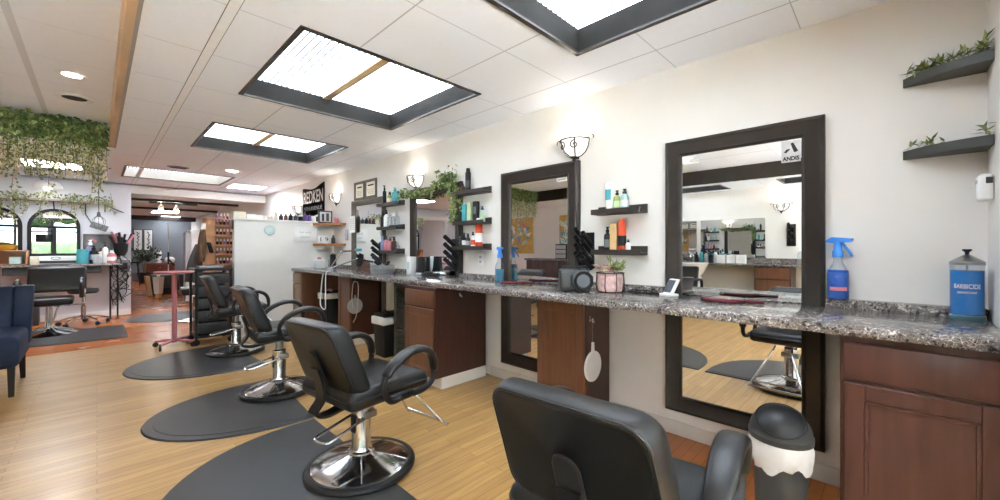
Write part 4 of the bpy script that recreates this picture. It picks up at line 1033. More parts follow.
# ================================================================== SALON CHAIRS
def oval_ring(w_top, w_bot, z0, z1, r, inset, n=6):
    """rounded trapezoid outline in (y, z)"""
    out = []
    h = z1-z0
    for (y, z) in rpoly(2, 2, 2*r, n):
        pass
    pts = rpoly(1, h-2*inset, r, n)
    for (y, z) in pts:
        zz = (z+h/2)/h; w = (w_bot+(w_top-w_bot)*zz)
        yy = math.copysign(max(0, abs(y)-.0), y)
        # scale so that corner radius stays real
        k = (w/2-inset)-(0.5-0)
        yy = y+k*(1 if y > 0 else -1)
        out.append((yy, z0+h/2+z))
    return out
def make_chair(label):
    t = thing('salon_chair', label, 'salon chair', (0, 0, 0), 'black hydraulic styling chairs')
    b = MB()
    b.lathe([(.05, .11), (.058, .09), (.075, .08), (.11, .072), (.19, .052), (.25, .034), (.262, .026)], CHROME, seg=40)
    for k in range(5):
        a = R(72*k+20); b.tube([(.07*math.cos(a), .07*math.sin(a), .081), (.15*math.cos(a), .15*math.sin(a), .062), (.245*math.cos(a), .245*math.sin(a), .035)], [.003, .004, .003], CHROME, 6)
    base = b.build('base', t, sharp=50)
    b = MB(); b.lathe([(.260, .030), (.270, .032), (.286, .024), (.292, .012), (.290, .004), (.255, .004)], PLAST, seg=40); b.build('rubber_rim', base)
    b = MB(); b.lathe([(.07, .082), (.07, .094), (.058, .10), (.05, .115), (.05, .34), (.042, .35)], CHROME, seg=24); b.lathe([(.032, .34), (.032, .44)], STEEL, seg=18)
    b.box((-.054, -.02, .2), (-.047, .02, .3), PLAST, .002); b.build('column', t)
    b = MB()
    P = spline([(.03, -.05, .285), (-.05, -.055, .27), (-.2, -.055, .235), (-.24, -.045, .228), (-.25, 0, .228), (-.24, .045, .228), (-.2, .055, .235), (-.05, .055, .27), (.03, .05, .285)], 5)
    b.tube(P, .0075, CHROME, 8); b.box((-.02, -.062, .27), (.06, .062, .31), STEEL, .008); b.build('pump_lever', t)
    # seat
    def puff(v):
        x, y, z = v
        top = max(0, z-.44); k = 1-(x/.30)**2*.35-(y/.27)**2*.35
        return (x, y, z+top*.35*k)
    b = MB(); b.box((-.22, -.245, .405), (.285, .245, .495), LEATHER, .038, 4, None, puff); seat = b.build('seat', t, sharp=60)
    b = MB(); P = []
    for (px, py) in rpoly(.508, .494, .05, 5): P.append((px+.0325, py, .462))
    b.tube(P, .0045, LEATH2, 6, True); b.build('piping', seat)
    # backrest: leaning cushion with rounded corners, front towards +x
    def lean(x, y, z): return (x-.172-(z-.50)*.38+y*y*.40, y, z)
    prof = [(-.036, .034), (-.043, .020), (-.040, .012), (-.026, .006), (.0, 0), (.032, 0), (.05, .006), (.06, .02), (.064, .05)]
    rings = [[lean(x, y, z) for (y, z) in oval_ring(.455, .49, .475, .842, .06, ins)] for x, ins in prof]
    b = MB(); b.loft(rings, LEATHER); back = b.build('backrest', t, sharp=60)
    b = MB(); b.tube([lean(-.039, y, z) for (y, z) in oval_ring(.455, .49, .475, .842, .06, .012)], .0042, LEATH2, 6, True); b.build('piping', back)
    # steel bracket with its cover plate
    b = MB(); Ps = [lean(-.052, 0, z) for z in (.685, .62, .55, .50)]
    pl = [(-.035, 0)]+arc((0, .12), .037, 0, 180, 12)[::1]+[(-.035, 0)]
    poly = [(.037, 0)]+arc((0, .13), .037, 0, 180, 12)+[(-.037, 0)]
    rings = [[lean(-.042-d, y*s_, .52+z*s2) for (y, z) in poly] for d, s_, s2 in ((0, 1.12, 1.05), (.004, 1.1, 1.04), (.009, .95, 1.0))]
    b.loft(rings, PLAST); b.build('cover_plate', t)
    b = MB()
    P = spline([lean(-.056, 0, .60), lean(-.062, 0, .52), lean(-.085, 0, .44), (-.275, 0, .38), (-.22, 0, .352), (-.12, 0, .362), (0, 0, .375)], 6)
    b.tube(P, 0, PLAST, flat=((0, 1, 0), .036, .006)); b.build('back_bracket', t)
    for sg in (-1, 1):
        y = sg*.288
        up = spline([(-.06, y, .556), (-.02, y, .598), (.035, y, .632), (.10, y, .655), (.175, y, .655), (.235, y, .624), (.266, y, .57), (.272, y, .515)], 5)
        n = len(up); rings = []
        for i in range(n):
            tg = (up[min(i+1, n-1)]-up[max(i-1, 0)]).normalized(); nm = Vector((-tg.z, 0, tg.x))
            u = i/(n-1); hy = .022+.019*math.sin(math.pi*min(1, .12+u*.85)); hn = .016+.004*math.sin(math.pi*u)
            if i in (0, n-1): hy *= .75; hn *= .75
            rings.append([up[i]+nm*hn*math.copysign(abs(math.cos(2*math.pi*j/16))**.75, math.cos(2*math.pi*j/16))+Vector((0, 1, 0))*hy*math.copysign(abs(math.sin(2*math.pi*j/16))**.75, math.sin(2*math.pi*j/16)) for j in range(16)])
        b = MB(); b.loft(rings, LEATH2); arm = b.build('armrest', t, sharp=70)
        lo = spline([(.272, y, .525), (.266, y, .475), (.225, y, .44), (.15, y, .425), (.10, y, .435)], 5)
        b = MB(); b.tube(lo, .0165, PLAST, 10)
        lo2 = spline([(-.058, y, .56), (-.07, y, .52), (-.062, y, .48), (-.03, y, .43), (.02, y, .425), (.04, y, .44)], 5)
        b.tube(lo2, .0155, PLAST, 10); b.box((-.02, y-sg*.03, .41), (.12, y+sg*.004, .45), PLAST, .006); b.build('arm_frame', arm)
    b = MB()
    for sg in (-1, 1): b.tube(spline([(.22, sg*.06, .385), (.30, sg*.075, .33), (.47, sg*.17, .115), (.50, sg*.175, .10)], 4), .0075, CHROME, 8)
    b.tube([(.50, -.175, .10), (.50, .175, .10)], .0085, CHROME, 8); b.tube([(.46, -.15, .13), (.46, .15, .13)], .007, CHROME, 8)
    b.build('footrest', t)
    return t
def lift(ch, dz):
    for o in [x for x in bpy.data.objects if x.parent == ch]:
        if not o.name.startswith(('base', 'column', 'pump')): o.location.z += dz
chA = make_chair('black leather salon chair nearest the camera, cut off by the picture bottom')
chB = copy_thing(chA, 'black leather salon chair with its whole chrome base in view, second from the camera', (1.025, 2.08, .012), R(8))
chC = copy_thing(chA, 'black leather salon chair third from the camera, before the ivy mirror', (1.085, 3.69, .012), R(-3))
chD = copy_thing(chA, 'black leather salon chair farthest along the counter row, by the black trolley', (1.135, 5.42, .012), R(-3))
chA.location = (1.09, .59, .012); chA.rotation_euler = (0, 0, R(4))
lift(chC, .05); lift(chD, .05)
# floor mats
def mat_poly(x0, xt, yc, hw, n=26):
    """D outline: straight edge at x0, bulge to xt"""
    return [(x0, yc-hw), (x0, yc+hw)]+[(x0-.12-(x0-.12-xt)*math.cos(t)**.9*1, yc+hw*math.sin(t)) for t in [R(88-176*i/n) for i in range(n+1)]]
def floor_mat(label, x0, xt, yc, hw, rot=0):
    poly = mat_poly(x0, xt, yc, hw)
    c = ((x0+xt)/2, yc)
    if rot: poly = [(c[0]+(x-c[0])*math.cos(rot)-(y-c[1])*math.sin(rot), c[1]+(x-c[0])*math.sin(rot)+(y-c[1])*math.cos(rot)) for x, y in poly]
    t = thing('floor_mat', label, 'mat', (c[0], c[1], 0), 'grey anti-fatigue floor mats')
    b = MB(); b.prism(poly, .0005, .010, RUBBER, None, .009); b.build('border', t, sharp=20)
    def inset(d):
        out = []
        for x, y in poly:
            l = math.hypot(x-c[0], y-c[1]); out.append((x-(x-c[0])/l*d, y-(y-c[1])/l*d))
        return out
    b = MB(); b.prism(inset(.06), .008, .0125, RUBBER, None, .004); b.build('pad', t, sharp=15)
floor_mat('grey half round mat under the chair with the whole chrome base', 1.08, .12, 2.12, .78)
floor_mat('grey half round mat under the third salon chair', 1.13, .20, 3.52, .57, R(-4))
floor_mat('grey half round mat under the farthest salon chair of the row', 1.20, .17, 5.25, .70, R(4))
floor_mat('grey half round mat under the nearest salon chair, seen in the mirror', 1.10, .12, .60, .68)
floor_mat('grey mat on the orange boards under the arched mirror chair', .30, -1.25, 8.0, .60, R(0))
floor_mat('grey mat on the orange boards behind the pink tray table', 1.5, .30, 9.05, .62)

# ================================================================== TRASH CANS
x, y = 1.955, .312
t = thing('trash_can', 'black swing lid trash can with a white liner beside the near mirror', 'trash can', (x, y, 0))
b = MB(); b.lathe([(.078, 0), (.082, .01), (.096, .40), (.094, .41), (.082, .405), (.07, .02), (.001, .015)], DGREY, (x, y, 0), 32); b.build('bin', t)
b = MB(); rings = []
for i, (r0, z0) in enumerate(((.092, .45), (.104, .445), (.108, .42), (.107, .385), (.104, .355), (.101, .338), (.097, .343))):
    rings.append([(x+(r0+(.004*math.sin(j*1.9+i)+.003*math.sin(j*.7+2*i))*(1 if i > 1 else .2))*math.cos(2*math.pi*j/48), y+(r0+(.004*math.sin(j*1.9+i))*(1 if i > 1 else .2))*math.sin(2*math.pi*j/48), z0+(.012*math.sin(j*.5)+.008*math.sin(j*1.3)+.006*math.sin(j*.26) if i > 3 else 0)) for j in range(48)])
b.loft(rings, BAG, caps=False); b.build('liner', t)
b = MB()
b.lathe([(.102, .44), (.110, .442), (.112, .464), (.107, .470)]+[(.107*math.cos(R(9*k)), .470+.092*math.sin(R(9*k))) for k in range(1, 10)]+[(.001, .562)], DGREY, (x, y, 0), 36)
b.build('lid', t)
b = MB(); Mf = Matrix.Translation((x-.006, y, .462)) @ Matrix.Rotation(R(-30), 4, 'Y') @ Matrix.Rotation(R(6), 4, 'X')
b.lathe([(.098*math.sin(R(48)), .108*math.cos(R(50)))]+[(.112*math.sin(R(46-4.6*k)), .112*math.cos(R(46-4.6*k))) for k in range(10)]+[(.001, .112)], PLAST, seg=36, M=Mf); b.tube([Mf @ Vector((.084*math.cos(R(12*k)), .084*math.sin(R(12*k)), .076)) for k in range(30)], .003, BLACK, 6, True); b.build('swing_flap', t)
def bin_(x, y, w, d, h, label, tray):
    t = thing('waste_bin', label, 'trash can', (x, y, 0), 'open bins under the counter')
    b = MB(); b.box((x-d/2, y-w/2, 0), (x+d/2, y+w/2, h), BLACK, .012, 2, None, lambda v: (x+(v.x-x)*(.82+.18*v.z/h), y+(v.y-y)*(.82+.18*v.z/h), v.z)); b.build('bin', t)
    b = MB(); b.box((x-d/2-.012, y-w/2-.012, h-.075), (x+d/2+.012, y+w/2+.012, h+.006), BAG, .012, 3, None, lambda v: (v.x, v.y, v.z+(.01*math.sin(v.y*60+v.x*40) if v.z < h-.03 else 0))); b.build('liner', t)
    if tray:
        b = MB(); b.box((x-d/2+.01, y-w/2+.01, h+.006), (x+d/2-.01, y+w/2-.01, h+.045), BLACK, .01, 2); b.tube([(x-.03, y-.05, h+.05), (x-.02, y+.05, h+.06)], .012, BLACK); b.build('rubbish', t)
bin_(2.33, 4.06, .25, .27, .44, 'black bin with white liner between louvred shutter and dark end panel', True)
bin_(2.33, 5.62, .26, .27, .58, 'black bin with white liner under the far counter end', True)
t = thing('hair_brush', 'pink rounded brush lying on the far bin under the counter', 'brush', (2.27, 5.56, .586))
b = MB(); b.ball((2.27, 5.54, .62), (.035, .045, .032), PINK, 12); b.build('head', t)
b = MB(); b.tube([(2.27, 5.57, .615), (2.29, 5.70, .605)], [.012, .014], PINK); b.build('handle', t)
t = thing('wall_outlet', 'white socket plate on the wall under the ledge with the orange and white can', 'socket', (W, 2.86, 1.05))
b = MB(); b.box((W-.008, 2.82, 1.04), (W-.001, 2.90, 1.16), WHITEP, .003, 2); b.build('plate', t)
b = MB()
for zz in (1.07, 1.115): b.box((W-.0095, 2.845, zz), (W-.008, 2.875, zz+.022), LGREY)
b.build('sockets', t)
t = thing('wall_hook', 'small wire hook on the wall below the counter by the mahogany cabinet', 'hook', (W, .19, .83))
b = MB(); b.box((W-.006, .178, .84), (W-.001, .202, .88), CHROME, .002); b.build('plate', t)
b = MB(); b.tube(spline([(W-.004, .19, .865), (W-.03, .185, .85), (W-.045, .175, .83), (W-.05, .16, .835), (W-.05, .15, .85)], 4), .004, CHROME, 6); b.build('wire', t)
b = MB(); b.tube(spline([(2.11, 5.28, .86), (2.1, 5.27, .6), (2.11, 5.26, .45), (2.1, 5.28, .2), (2.12, 5.27, .02)], 5), .006, BLACK, 6); b.tube(spline([(2.11, 5.33, .86), (2.1, 5.34, .55), (2.13, 5.32, .4), (2.12, 5.35, .02)], 5), .006, BLACK, 6)
tag(b.build('hanging_cords', origin=(2.11, 5.3, .02)), 'black appliance cords hanging below the counter before the far bin', 'cord')

# ================================================================== LEFT SIDE
# blue slipper chair
x0, x1, yf, yb = -1.11, -.445, 5.05, 5.85
t = thing('accent_chair', 'navy velvet channel back chair at the left picture edge', 'chair', ((x0+x1)/2, (yf+yb)/2, 0))
b = MB(); b.box((x0, yf, .235), (x1, yb-.08, .49), VELVET, .05, 4, None, lambda v: (v.x, v.y, v.z+(.02 if v.z > .4 else 0)*(1-((v.x-(x0+x1)/2)/.35)**2))); b.build('seat', t, sharp=60)
b = MB(); n = 6; wch = (x1-x0+.02)/n
for k in range(n):
    xa = x0-.01+k*wch
    b.box((xa+.001, yb-.17, .33), (xa+wch-.001, yb-.02, .865), VELVET, .014, 3, None, lambda v: (v.x*1.0+(v.z-.33)*.03*(1 if v.x > (x0+x1)/2 else -1)*abs(v.x-(x0+x1)/2)/.33, v.y+(v.z-.33)*.14, v.z))
b.build('backrest', t, sharp=60)
for (lx, ly) in ((x0+.06, yf+.06), (x1-.045, yf+.06), (x0+.06, yb-.14), (x1-.04, yb-.14)):
    b = MB(); dy = .0 if ly < 5.4 else .08
    b.tube([(lx, ly, .25), (lx, ly+dy, 0)], [.03, .022], DWOOD, 4); b.build('leg', t)
# pink tray table on casters
x, y = .665, 6.25
t = thing('rolling_tray_table', 'dusty pink round tray table on a caster base', 'tray table', (x, y, 0))
b = MB(); b.lathe([(.001, .905), (.17, .905), (.19, .91), (.198, .925), (.195, .93), (.185, .918), (.001, .914)], PINK, (x, y, 0), 32); b.build('tray', t)
b = MB(); b.lathe([(.026, .06), (.026, .88), (.045, .905)], PINK, (x, y, 0), 16); b.build('post', t)
for k in range(4):
    a = R(90*k+48); ca, sa = math.cos(a), math.sin(a)
    b = MB(); b.tube([(x+.02*ca, y+.02*sa, .09), (x+.22*ca, y+.22*sa, .072)], .016, PINK, 8); lg = b.build('leg', t)
    b = MB(); b.lathe([(.028, -.012), (.03, 0), (.028, .012)], BLACK, seg=14, M=Matrix.Translation((x+.22*ca, y+.22*sa, .031)) @ Matrix.Rotation(a+R(40), 4, 'Z') @ Matrix.Rotation(R(90), 4, 'X')); b.tube([(x+.22*ca, y+.22*sa, .075), (x+.22*ca, y+.22*sa, .035)], .007, BLACK); b.build('caster', lg)
# black trolley
x0, x1, y0, y1 = .86, 1.22, 6.10, 6.52
t = thing('salon_trolley', 'black salon trolley with drawers beside the partition end', 'trolley', ((x0+x1)/2, (y0+y1)/2, 0))
b = MB()
for px in (x0, x1):
    for py in (y0, y1): b.box((px-.014, py-.014, .08), (px+.014, py+.014, .95), PLAST, .003, 1)
b.box((x0, y0, .09), (x1, y1, .12), PLAST); b.box((x0-.02, y0-.02, .93), (x1+.02, y1+.02, .96), PLAST, .004, 1); b.build('frame', t)
for k in range(5):
    z = .14+k*.155
    b = MB(); b.box((x0+.018, y0+.002, z), (x1-.018, y1-.01, z+.13), DGREY, .006, 2); d = b.build('drawer', t)
    b = MB(); b.tube([((x0+x1)/2-.06, y0-.012, z+.09), ((x0+x1)/2+.06, y0-.012, z+.09)], .006, BLACK, 6); b.build('handle', d)
for px in (x0, x1):
    for py in (y0, y1):
        b = MB(); b.lathe([(.034, -.014), (.038, 0), (.034, .014)], BLACK, seg=14, M=Matrix.Translation((px, py, .039)) @ Matrix.Rotation(R(90), 4, 'X')); b.box((px-.01, py-.018, .04), (px+.01, py+.018, .085), PLAST); b.build('caster', t)
t = thing('storage_case', 'low translucent grey case lying on the black trolley', 'case', (1.02, 6.3, .96))
b = MB(); b.box((.90, 6.2, .96), (1.16, 6.40, .985), LGREY, .006, 2); b.build('tray', t)
b = MB(); b.box((.895, 6.195, .985), (1.165, 6.405, .997), CLEAR, .004, 1); b.build('lid', t)
# polish rack
x0, x1, yr = 1.12, 1.68, 7.2
t = thing('polish_rack', 'wooden rack of nail polish behind the partition end', 'rack', ((x0+x1)/2, yr, 0))
b = MB()
b.box((x0, yr, 0), (x0+.12, yr+.22, 1.66), BRWOOD, .003, 1); b.box((x1-.02, yr, 0), (x1, yr+.22, 1.66), BRWOOD); b.box((x0, yr+.19, 0), (x1, yr+.22, 1.66), BRWOOD); b.build('side_panel', t)
zs = [.78, .98, 1.13, 1.27, 1.42, 1.57]
for z in zs+[1.66]:
    b = MB(); b.box((x0+.12 if z < 1.6 else x0, yr-.01, z-.018), (x1, yr+.2, z), BRWOOD, .002, 1); b.build('shelf', t)
pc = [MAROON, BROWN, ROSE, MAROON, PURPLE, BROWN, MAROON, PINK]
proto = {}
def polish(x, y, z, m, label):
    if m.name not in proto:
        t = thing('polish_bottle', label, 'nail polish', (0, 0, 0), 'nail polish bottles on the wooden rack')
        b = MB(); b.lathe([(.015, 0), (.017, .004), (.017, .04), (.008, .048)], m, seg=8); b.build('bottle', t)
        b = MB(); b.lathe([(.0085, .047), (.008, .085), (.001, .087)], WHITEP, seg=8); b.build('cap', t)
        proto[m.name] = t; t.location = (x, y, z); return
    copy_thing(proto[m.name], label, (x, y, z))
names = {ROSE.name: 'rose', MAROON.name: 'maroon', REDP.name: 'red', CREAM.name: 'cream', PURPLE.name: 'violet', PINK.name: 'dusty pink', BROWN.name: 'brown', PERI.name: 'periwinkle'}
rows = ['lowest', 'second lowest', 'third', 'fourth', 'fifth', 'highest inside', 'top']
for r_, z in enumerate(zs+[1.66]):
    for k in range(8):
        m = pc[(k*3+r_*2+k//3) % 8]
        polish(1.275+.044*k, yr+.04, z, m, '%s nail polish bottle on the %s row of the wooden rack' % (names[m.name], rows[r_]))
t = thing('hair_swatch', 'brown hanging hair extension on the side of the polish rack', 'hair piece', (1.09, 7.2, 1.4))
b = MB(); rings = []
for i in range(9):
    u = i/8; r = .02+.05*math.sin(math.pi*min(1, u*.7+.1))
    rings.append([(1.09+r*.8*math.cos(a)-.02*u, 7.18+r*.5*math.sin(a), 1.5-u*.48) for a in [2*math.pi*j/14 for j in range(14)]])
b.loft(rings, SKIN); b.build('hair', t)
b = MB(); b.box((1.06, 7.15, 1.49), (1.12, 7.2, 1.58), WHITEP, .006); b.build('clip', t)
t = thing('hand_clipper', 'black clipper hanging on the side of the polish rack', 'clipper', (1.18, 7.19, 1.2))
b = MB(); b.box((1.15, 7.16, 1.14), (1.205, 7.199, 1.30), BLACK, .016, 3, None, lambda v: (v.x+(1.22-v.z)*.25, v.y, v.z)); b.build('body', t)
# draped jacket on chair behind the trolley
t = thing('draped_chair', 'salon chair covered with a black cape beyond the trolley', 'chair', (1.19, 8.3, 0))
b = MB(); rings = []
for i in range(11):
    u = i/10; w = .05+.11*math.sin(min(1, u*1.15)*math.pi/2); d = .06+.14*u
    rings.append([(1.21-.04*u+w*math.cos(a)*(1+.05*math.sin(5*a+u*3)), 8.3+d*math.sin(a), 1.28-u*.62) for a in [2*math.pi*j/28 for j in range(28)]])
b.loft(rings, mat('dark_brown_cape', (48, 40, 38), .55, var=.25, scale=6)); b.build('cape', t)
b = MB(); b.box((.95, 8.05, .45), (1.43, 8.55, .56), LEATHER, .03, 3); b.build('seat', t)
b = MB(); b.lathe([(.035, .05), (.035, .46)], CHROME, (1.19, 8.3, 0), 14); b.lathe([(.27, 0), (.27, .02), (.05, .06)], CHROME, (1.19, 8.3, 0), 26); b.build('base', t)
for sg in (0, 1):
    b = MB(); b.tube(spline([(.91+.56*sg, 8.05, .56), (.89+.58*sg, 8.02, .72), (.91+.56*sg, 8.3, .76), (.91+.56*sg, 8.5, .6)], 5), .018, PLAST, 8); b.build('armrest', t)
t = thing('white_cabinet', 'tall white cabinet standing behind the caped chair', 'cabinet', (1.75, 11.0, 0))
b = MB(); b.box((1.45, 11.0, 0), (2.1, 11.45, 1.62), WHITE, .004, 1); b.build('carcass', t)
for k in range(2):
    b = MB(); b.box((1.46+.32*k, 10.98, .05), (1.77+.32*k, 11.0, 1.58), WHITEP, .004, 1); d = b.build('door', t)
    b = MB(); b.box((1.75+.06*k-.012, 10.965, .8), (1.75+.06*k, 10.98, .95), STEEL, .002); b.build('handle', d)
b = MB(); b.box((1.36, 11.0, .05), (1.449, 11.3, 1.56), LGREY, .004, 1); b.build('end_bookcase', t)
# back-room furniture
y = 19.2
t = thing('dresser', 'red brown dresser against the grey far wall', 'dresser', (1.75, y, 0))
b = MB(); b.box((1.22, y, .05), (2.05, y+.45, .66), DRESS, .006, 1); b.build('carcass', t)
for k in range(2):
    b = MB(); b.box((1.25, y-.015, .10+.27*k), (2.02, y, .34+.27*k), DRESS, .004, 1); d = b.build('drawer', t)
    b = MB(); b.ball((1.63, y-.03, .22+.27*k), .02, GOLD, 10); b.build('knob', d)
b = MB(); b.box((1.25, y+.02, 0), (1.31, y+.4, .05), DRESS); b.box((1.96, y+.02, 0), (2.02, y+.4, .05), DRESS); b.build('feet', t)
bottle(1.60, y+.15, .66, .5, .09, WHITEP, WHITEP, 'tall white container on the red brown dresser', 'can', 'container', 'container')
t = thing('table_fan', 'white rounded appliance on the red brown dresser', 'appliance', (1.95, y+.2, .66))
b = MB(); b.ball((1.93, y+.2, .77), (.16, .12, .12), WHITEP, 16); b.build('body', t)
b = MB(); b.lathe([(.08, 0), (.08, .02), (.03, .03)], WHITEP, (1.93, y+.2, .66)); b.build('foot', t)
for k, (xa, xb) in enumerate(((.93, 1.15), (1.22, 1.44))):
    t = thing('wall_picture', ['white botanical picture on the grey far wall, left of two', 'white botanical picture on the grey far wall, right of two'][k], 'picture', (xa, YBB, 1.1), 'botanical pictures')
    b = MB(); b.box((xa, YBB-.03, 1.12), (xb+.06, YBB-.002, 1.92), DGREY, .006, 1); b.build('frame', t)
    b = MB(); b.box((xa+.03, YBB-.034, 1.15), (xb+.03, YBB-.03, 1.89), PAPER); b.build('print', t)
    b = MB()
    for j in range(14): leaf(b, (xa+.14, YBB-.036, 1.25+.04*j), (rnd.uniform(-1, 1), 0, .8), (0, -1, 0), .09, .03, DGREY)
    b.tube([(xa+.14, YBB-.036, 1.2), (xa+.14, YBB-.036, 1.8)], .006, DGREY, 4); b.build('drawing', t)
t = thing('potted_plant', 'dark leafy potted plant standing beside the red brown dresser', 'plant', (1.1, 18.5, 0))
b = MB(); b.lathe([(.13, 0), (.19, .34), (.2, .36), (.17, .36), (.15, .3), (.001, .3)], BLACK, (1.16, 18.5, 0), 20); b.build('pot', t)
b = MB()
for k in range(150):
    d = rv(); d.z = abs(d.z)*1.2; p = Vector((1.18, 18.5, .75))+d*rnd.uniform(.05, .42)
    leaf(b, p, d+rv()*.6, rv(), .16, .08, mat('deep_leaf', (52, 70, 50), .5, var=.3) if 'deep_leaf' not in MATS else MATS['deep_leaf'])
b.build('leaves', t)
b = MB()
for k in range(6): b.tube([(1.16, 18.5, .3), (1.16+.08*math.cos(k), 18.5+.08*math.sin(k), .8)], .01, STEM, 5)
b.build('stems', t)
t = thing('bar_stool', 'black bar stool left of the plant in the back room', 'stool', (.85, 17.6, 0))
b = MB(); b.lathe([(.17, .72), (.18, .74), (.18, .77), (.001, .78)], BLACK, (.86, 17.6, 0), 20); b.build('seat', t)
for k in range(4):
    a = R(90*k+45); b = MB(); b.tube([(.86+.1*math.cos(a), 17.6+.1*math.sin(a), .73), (.86+.2*math.cos(a), 17.6+.2*math.sin(a), 0)], .018, BLACK, 6); b.build('leg', t)
t = thing('desk_low', 'dark low reception bench with light end in the back room', 'bench', (1.2, 13.6, 0))
b = MB(); b.box((.98, 13.4, .18), (2.1, 14.1, .52), DGREY, .05, 3); b.build('seat', t)
b = MB(); b.box((.84, 13.3, .0), (.93, 13.6, .50), TAN, .01, 1, None, lambda v: (v.x+(.5-v.z)*.12, v.y, v.z)); b.build('arm', t)
b = MB(); b.box((1.0, 13.45, 0), (2.05, 14.05, .18), BLACK); b.build('plinth', t)
t = thing('planter_box', 'white tapered planter standing at the end of the low bench', 'planter', (1.12, 12.7, 0))
b = MB(); b.lathe([(.08, .10), (.11, .5), (.12, .51), (.1, .5), (.09, .45), (.001, .45)], WHITEP, (1.05, 12.7, 0), 4); b.lathe([(.06, 0), (.06, .1)], TAN, (1.05, 12.7, 0), 4); b.build('pot', t)
b = MB(); b.box((1.02, 12.67, .45), (1.08, 12.73, .55), CREAM, .01); b.build('insert', t)
t = thing('lamp_stand', 'slim white pole stand with a black clamp in the back room', 'stand', (1.42, 14.6, 0))
b = MB(); b.tube([(1.42, 14.6, .02), (1.42, 14.6, 1.92)], .014, WHITEP); b.build('pole', t)
b = MB(); b.tube([(1.42, 14.58, .9), (1.55, 14.5, .72)], .022, BLACK); b.tube([(1.42, 14.58, .75), (1.42, 14.58, 1.1)], .022, BLACK); b.build('clamp', t)
b = MB()
for k in range(3): b.tube([(1.42, 14.6, .12), (1.42+.25*math.cos(R(120*k)), 14.6+.25*math.sin(R(120*k)), .01)], .012, BLACK)
b.build('tripod', t)
t = thing('track_light', 'ceiling track with two glaring bulbs in the back room', 'track light', (1.2, 13.0, CZ))
b = MB(); b.box((.9, 12.98, CZ-.07), (1.85, 13.02, CZ-.02), BLACK); b.build('track', t)
for px in (1.12, 1.42):
    b = MB(); b.lathe([(.05, -.02), (.055, .10), (.03, .14), (.012, .2)], WHITEP, (px, 13.0, CZ-.24), 16); h = b.build('lamp_head', t)
    b = MB(); b.ball((px, 12.97, CZ-.25), (.055, .055, .05), LAMPG, 12); b.build('bulb', h)
# ================================================================== ARCHED MIRROR STATION
def arch(label, xa, xb, zb, zt):
    t = thing('arched_mirror', label, 'mirror', ((xa+xb)/2, YB, zb), 'arched mirrors with black bars')
    r = (xb-xa)/2; cx = (xa+xb)/2; zs_ = zt-r
    def outl(o): return [(xa+o, zb+o), (xa+o, zs_)]+[(cx-(r-o)*math.cos(R(180*k/16)), zs_+(r-o)*math.sin(R(180*k/16))) for k in range(1, 16)]+[(xb-o, zs_), (xb-o, zb+o)]
    A, B_ = outl(0), outl(.045)
    rings = [[(x, YB-.001, z) for x, z in A], [(x, YB-.04, z) for x, z in A], [(x, YB-.04, z) for x, z in B_], [(x, YB-.001, z) for x, z in B_]]
    n = len(A); V = [p for q in rings for p in q]; F = []
    for i in range(3):
        for j in range(n):
            k = (j+1) % n; F.append((i*n+j, i*n+k, (i+1)*n+k, (i+1)*n+j))
    b = MB(); b.faces(V, F, BLACK); b.build('frame', t)
    b = MB(); b.faces([(x, YB-.012, z) for x, z in outl(.04)], [tuple(range(n))], MIRROR); b.faces([(x, YB-.006, z) for x, z in outl(.04)], [tuple(range(n))[::-1]], MIRROR); b.build('glass', t)
    b = MB(); b.box((xa+.03, YB-.034, zs_-.03), (xb-.03, YB-.014, zs_+.01), BLACK); b.box((cx-.018, YB-.034, zb+.03), (cx+.018, YB-.014, zs_), BLACK)
    b.build('bars', t)
arch('arched black mirror with bars behind the station, fully in view', -.79, -.20, 1.08, 1.87)
arch('arched black mirror with bars cut by the left picture edge', -1.42, -.84, 1.08, 1.87)
ys = 9.45
t = thing('station_counter', 'dark granite station counter under the arched mirrors', 'counter', (-.5, 9.7, 0))
b = MB(); b.box((-2.3, ys, .92), (.30, YB-.002, .955), GRAN, .004, 1); b.build('top', t)
b = MB(); b.box((-1.0, ys+.04, .80), (.05, ys+.4, .915), DGREY, .006, 1); b.build('drawer_strip', t)
for px in (-2.2, .16, .25):
    b = MB(); b.lathe([(.03, 0), (.03, .015), (.012, .02), (.012, .92)], BLACK, (px, ys+.06, 0), 10); b.build('leg', t)
G = 'items on the station counter'
ZS = .955
bottle(-.17, 9.6, ZS, .24, .07, TEAL, TEAL, 'teal canister on the station counter', 'jar', 'canister', 'canister', G)
bottle(-.04, 9.75, ZS, .30, .05, BLACK, BLACK, 'black pump bottle behind the teal canister', 'pump', group=G, band=LGREY)
bottle(.00, 9.55, ZS, .20, .05, LGREY, BLACK, 'grey bottle with black cap right of the teal canister', 'round', group=G)
bottle(.10, 9.62, ZS, .36, .04, WHITEP, DGREY, 'tall white bottle on the station counter', 'pump', group=G)
bottle(.18, 9.58, ZS, .22, .06, ROSE, WHITEP, 'pink and white bottle at the counter end', 'round', group=G, band=WHITEP)
bottle(-.08, 9.8, ZS, .40, .05, PERI, WHITEP, 'blue and white tall bottle at the back of the station', 'round', group=G, band=BLUE)
bottle(.05, 9.8, ZS, .26, .05, CREAM, BROWN, 'cream bottle with brown cap at the back of the station', 'round', group=G)
t = thing('utensil_drawer_unit', 'white low organiser with a dark slot under the arched mirror', 'organiser', (-.45, 9.7, ZS))
b = MB(); b.box((-.74, 9.66, ZS), (-.20, 9.86, ZS+.13), WHITEP, .006, 2); b.build('case', t)
b = MB(); b.box((-.66, 9.648, ZS+.015), (-.24, 9.66, ZS+.055), DGREY, .003); b.build('drawer', t)
b = MB(); b.tube([(-.47+.05*math.cos(R(20*k)), 9.655, ZS+.095+.02*math.sin(R(20*k))) for k in range(18)], .005, MGREY, 5, True); b.build('ornament', t)
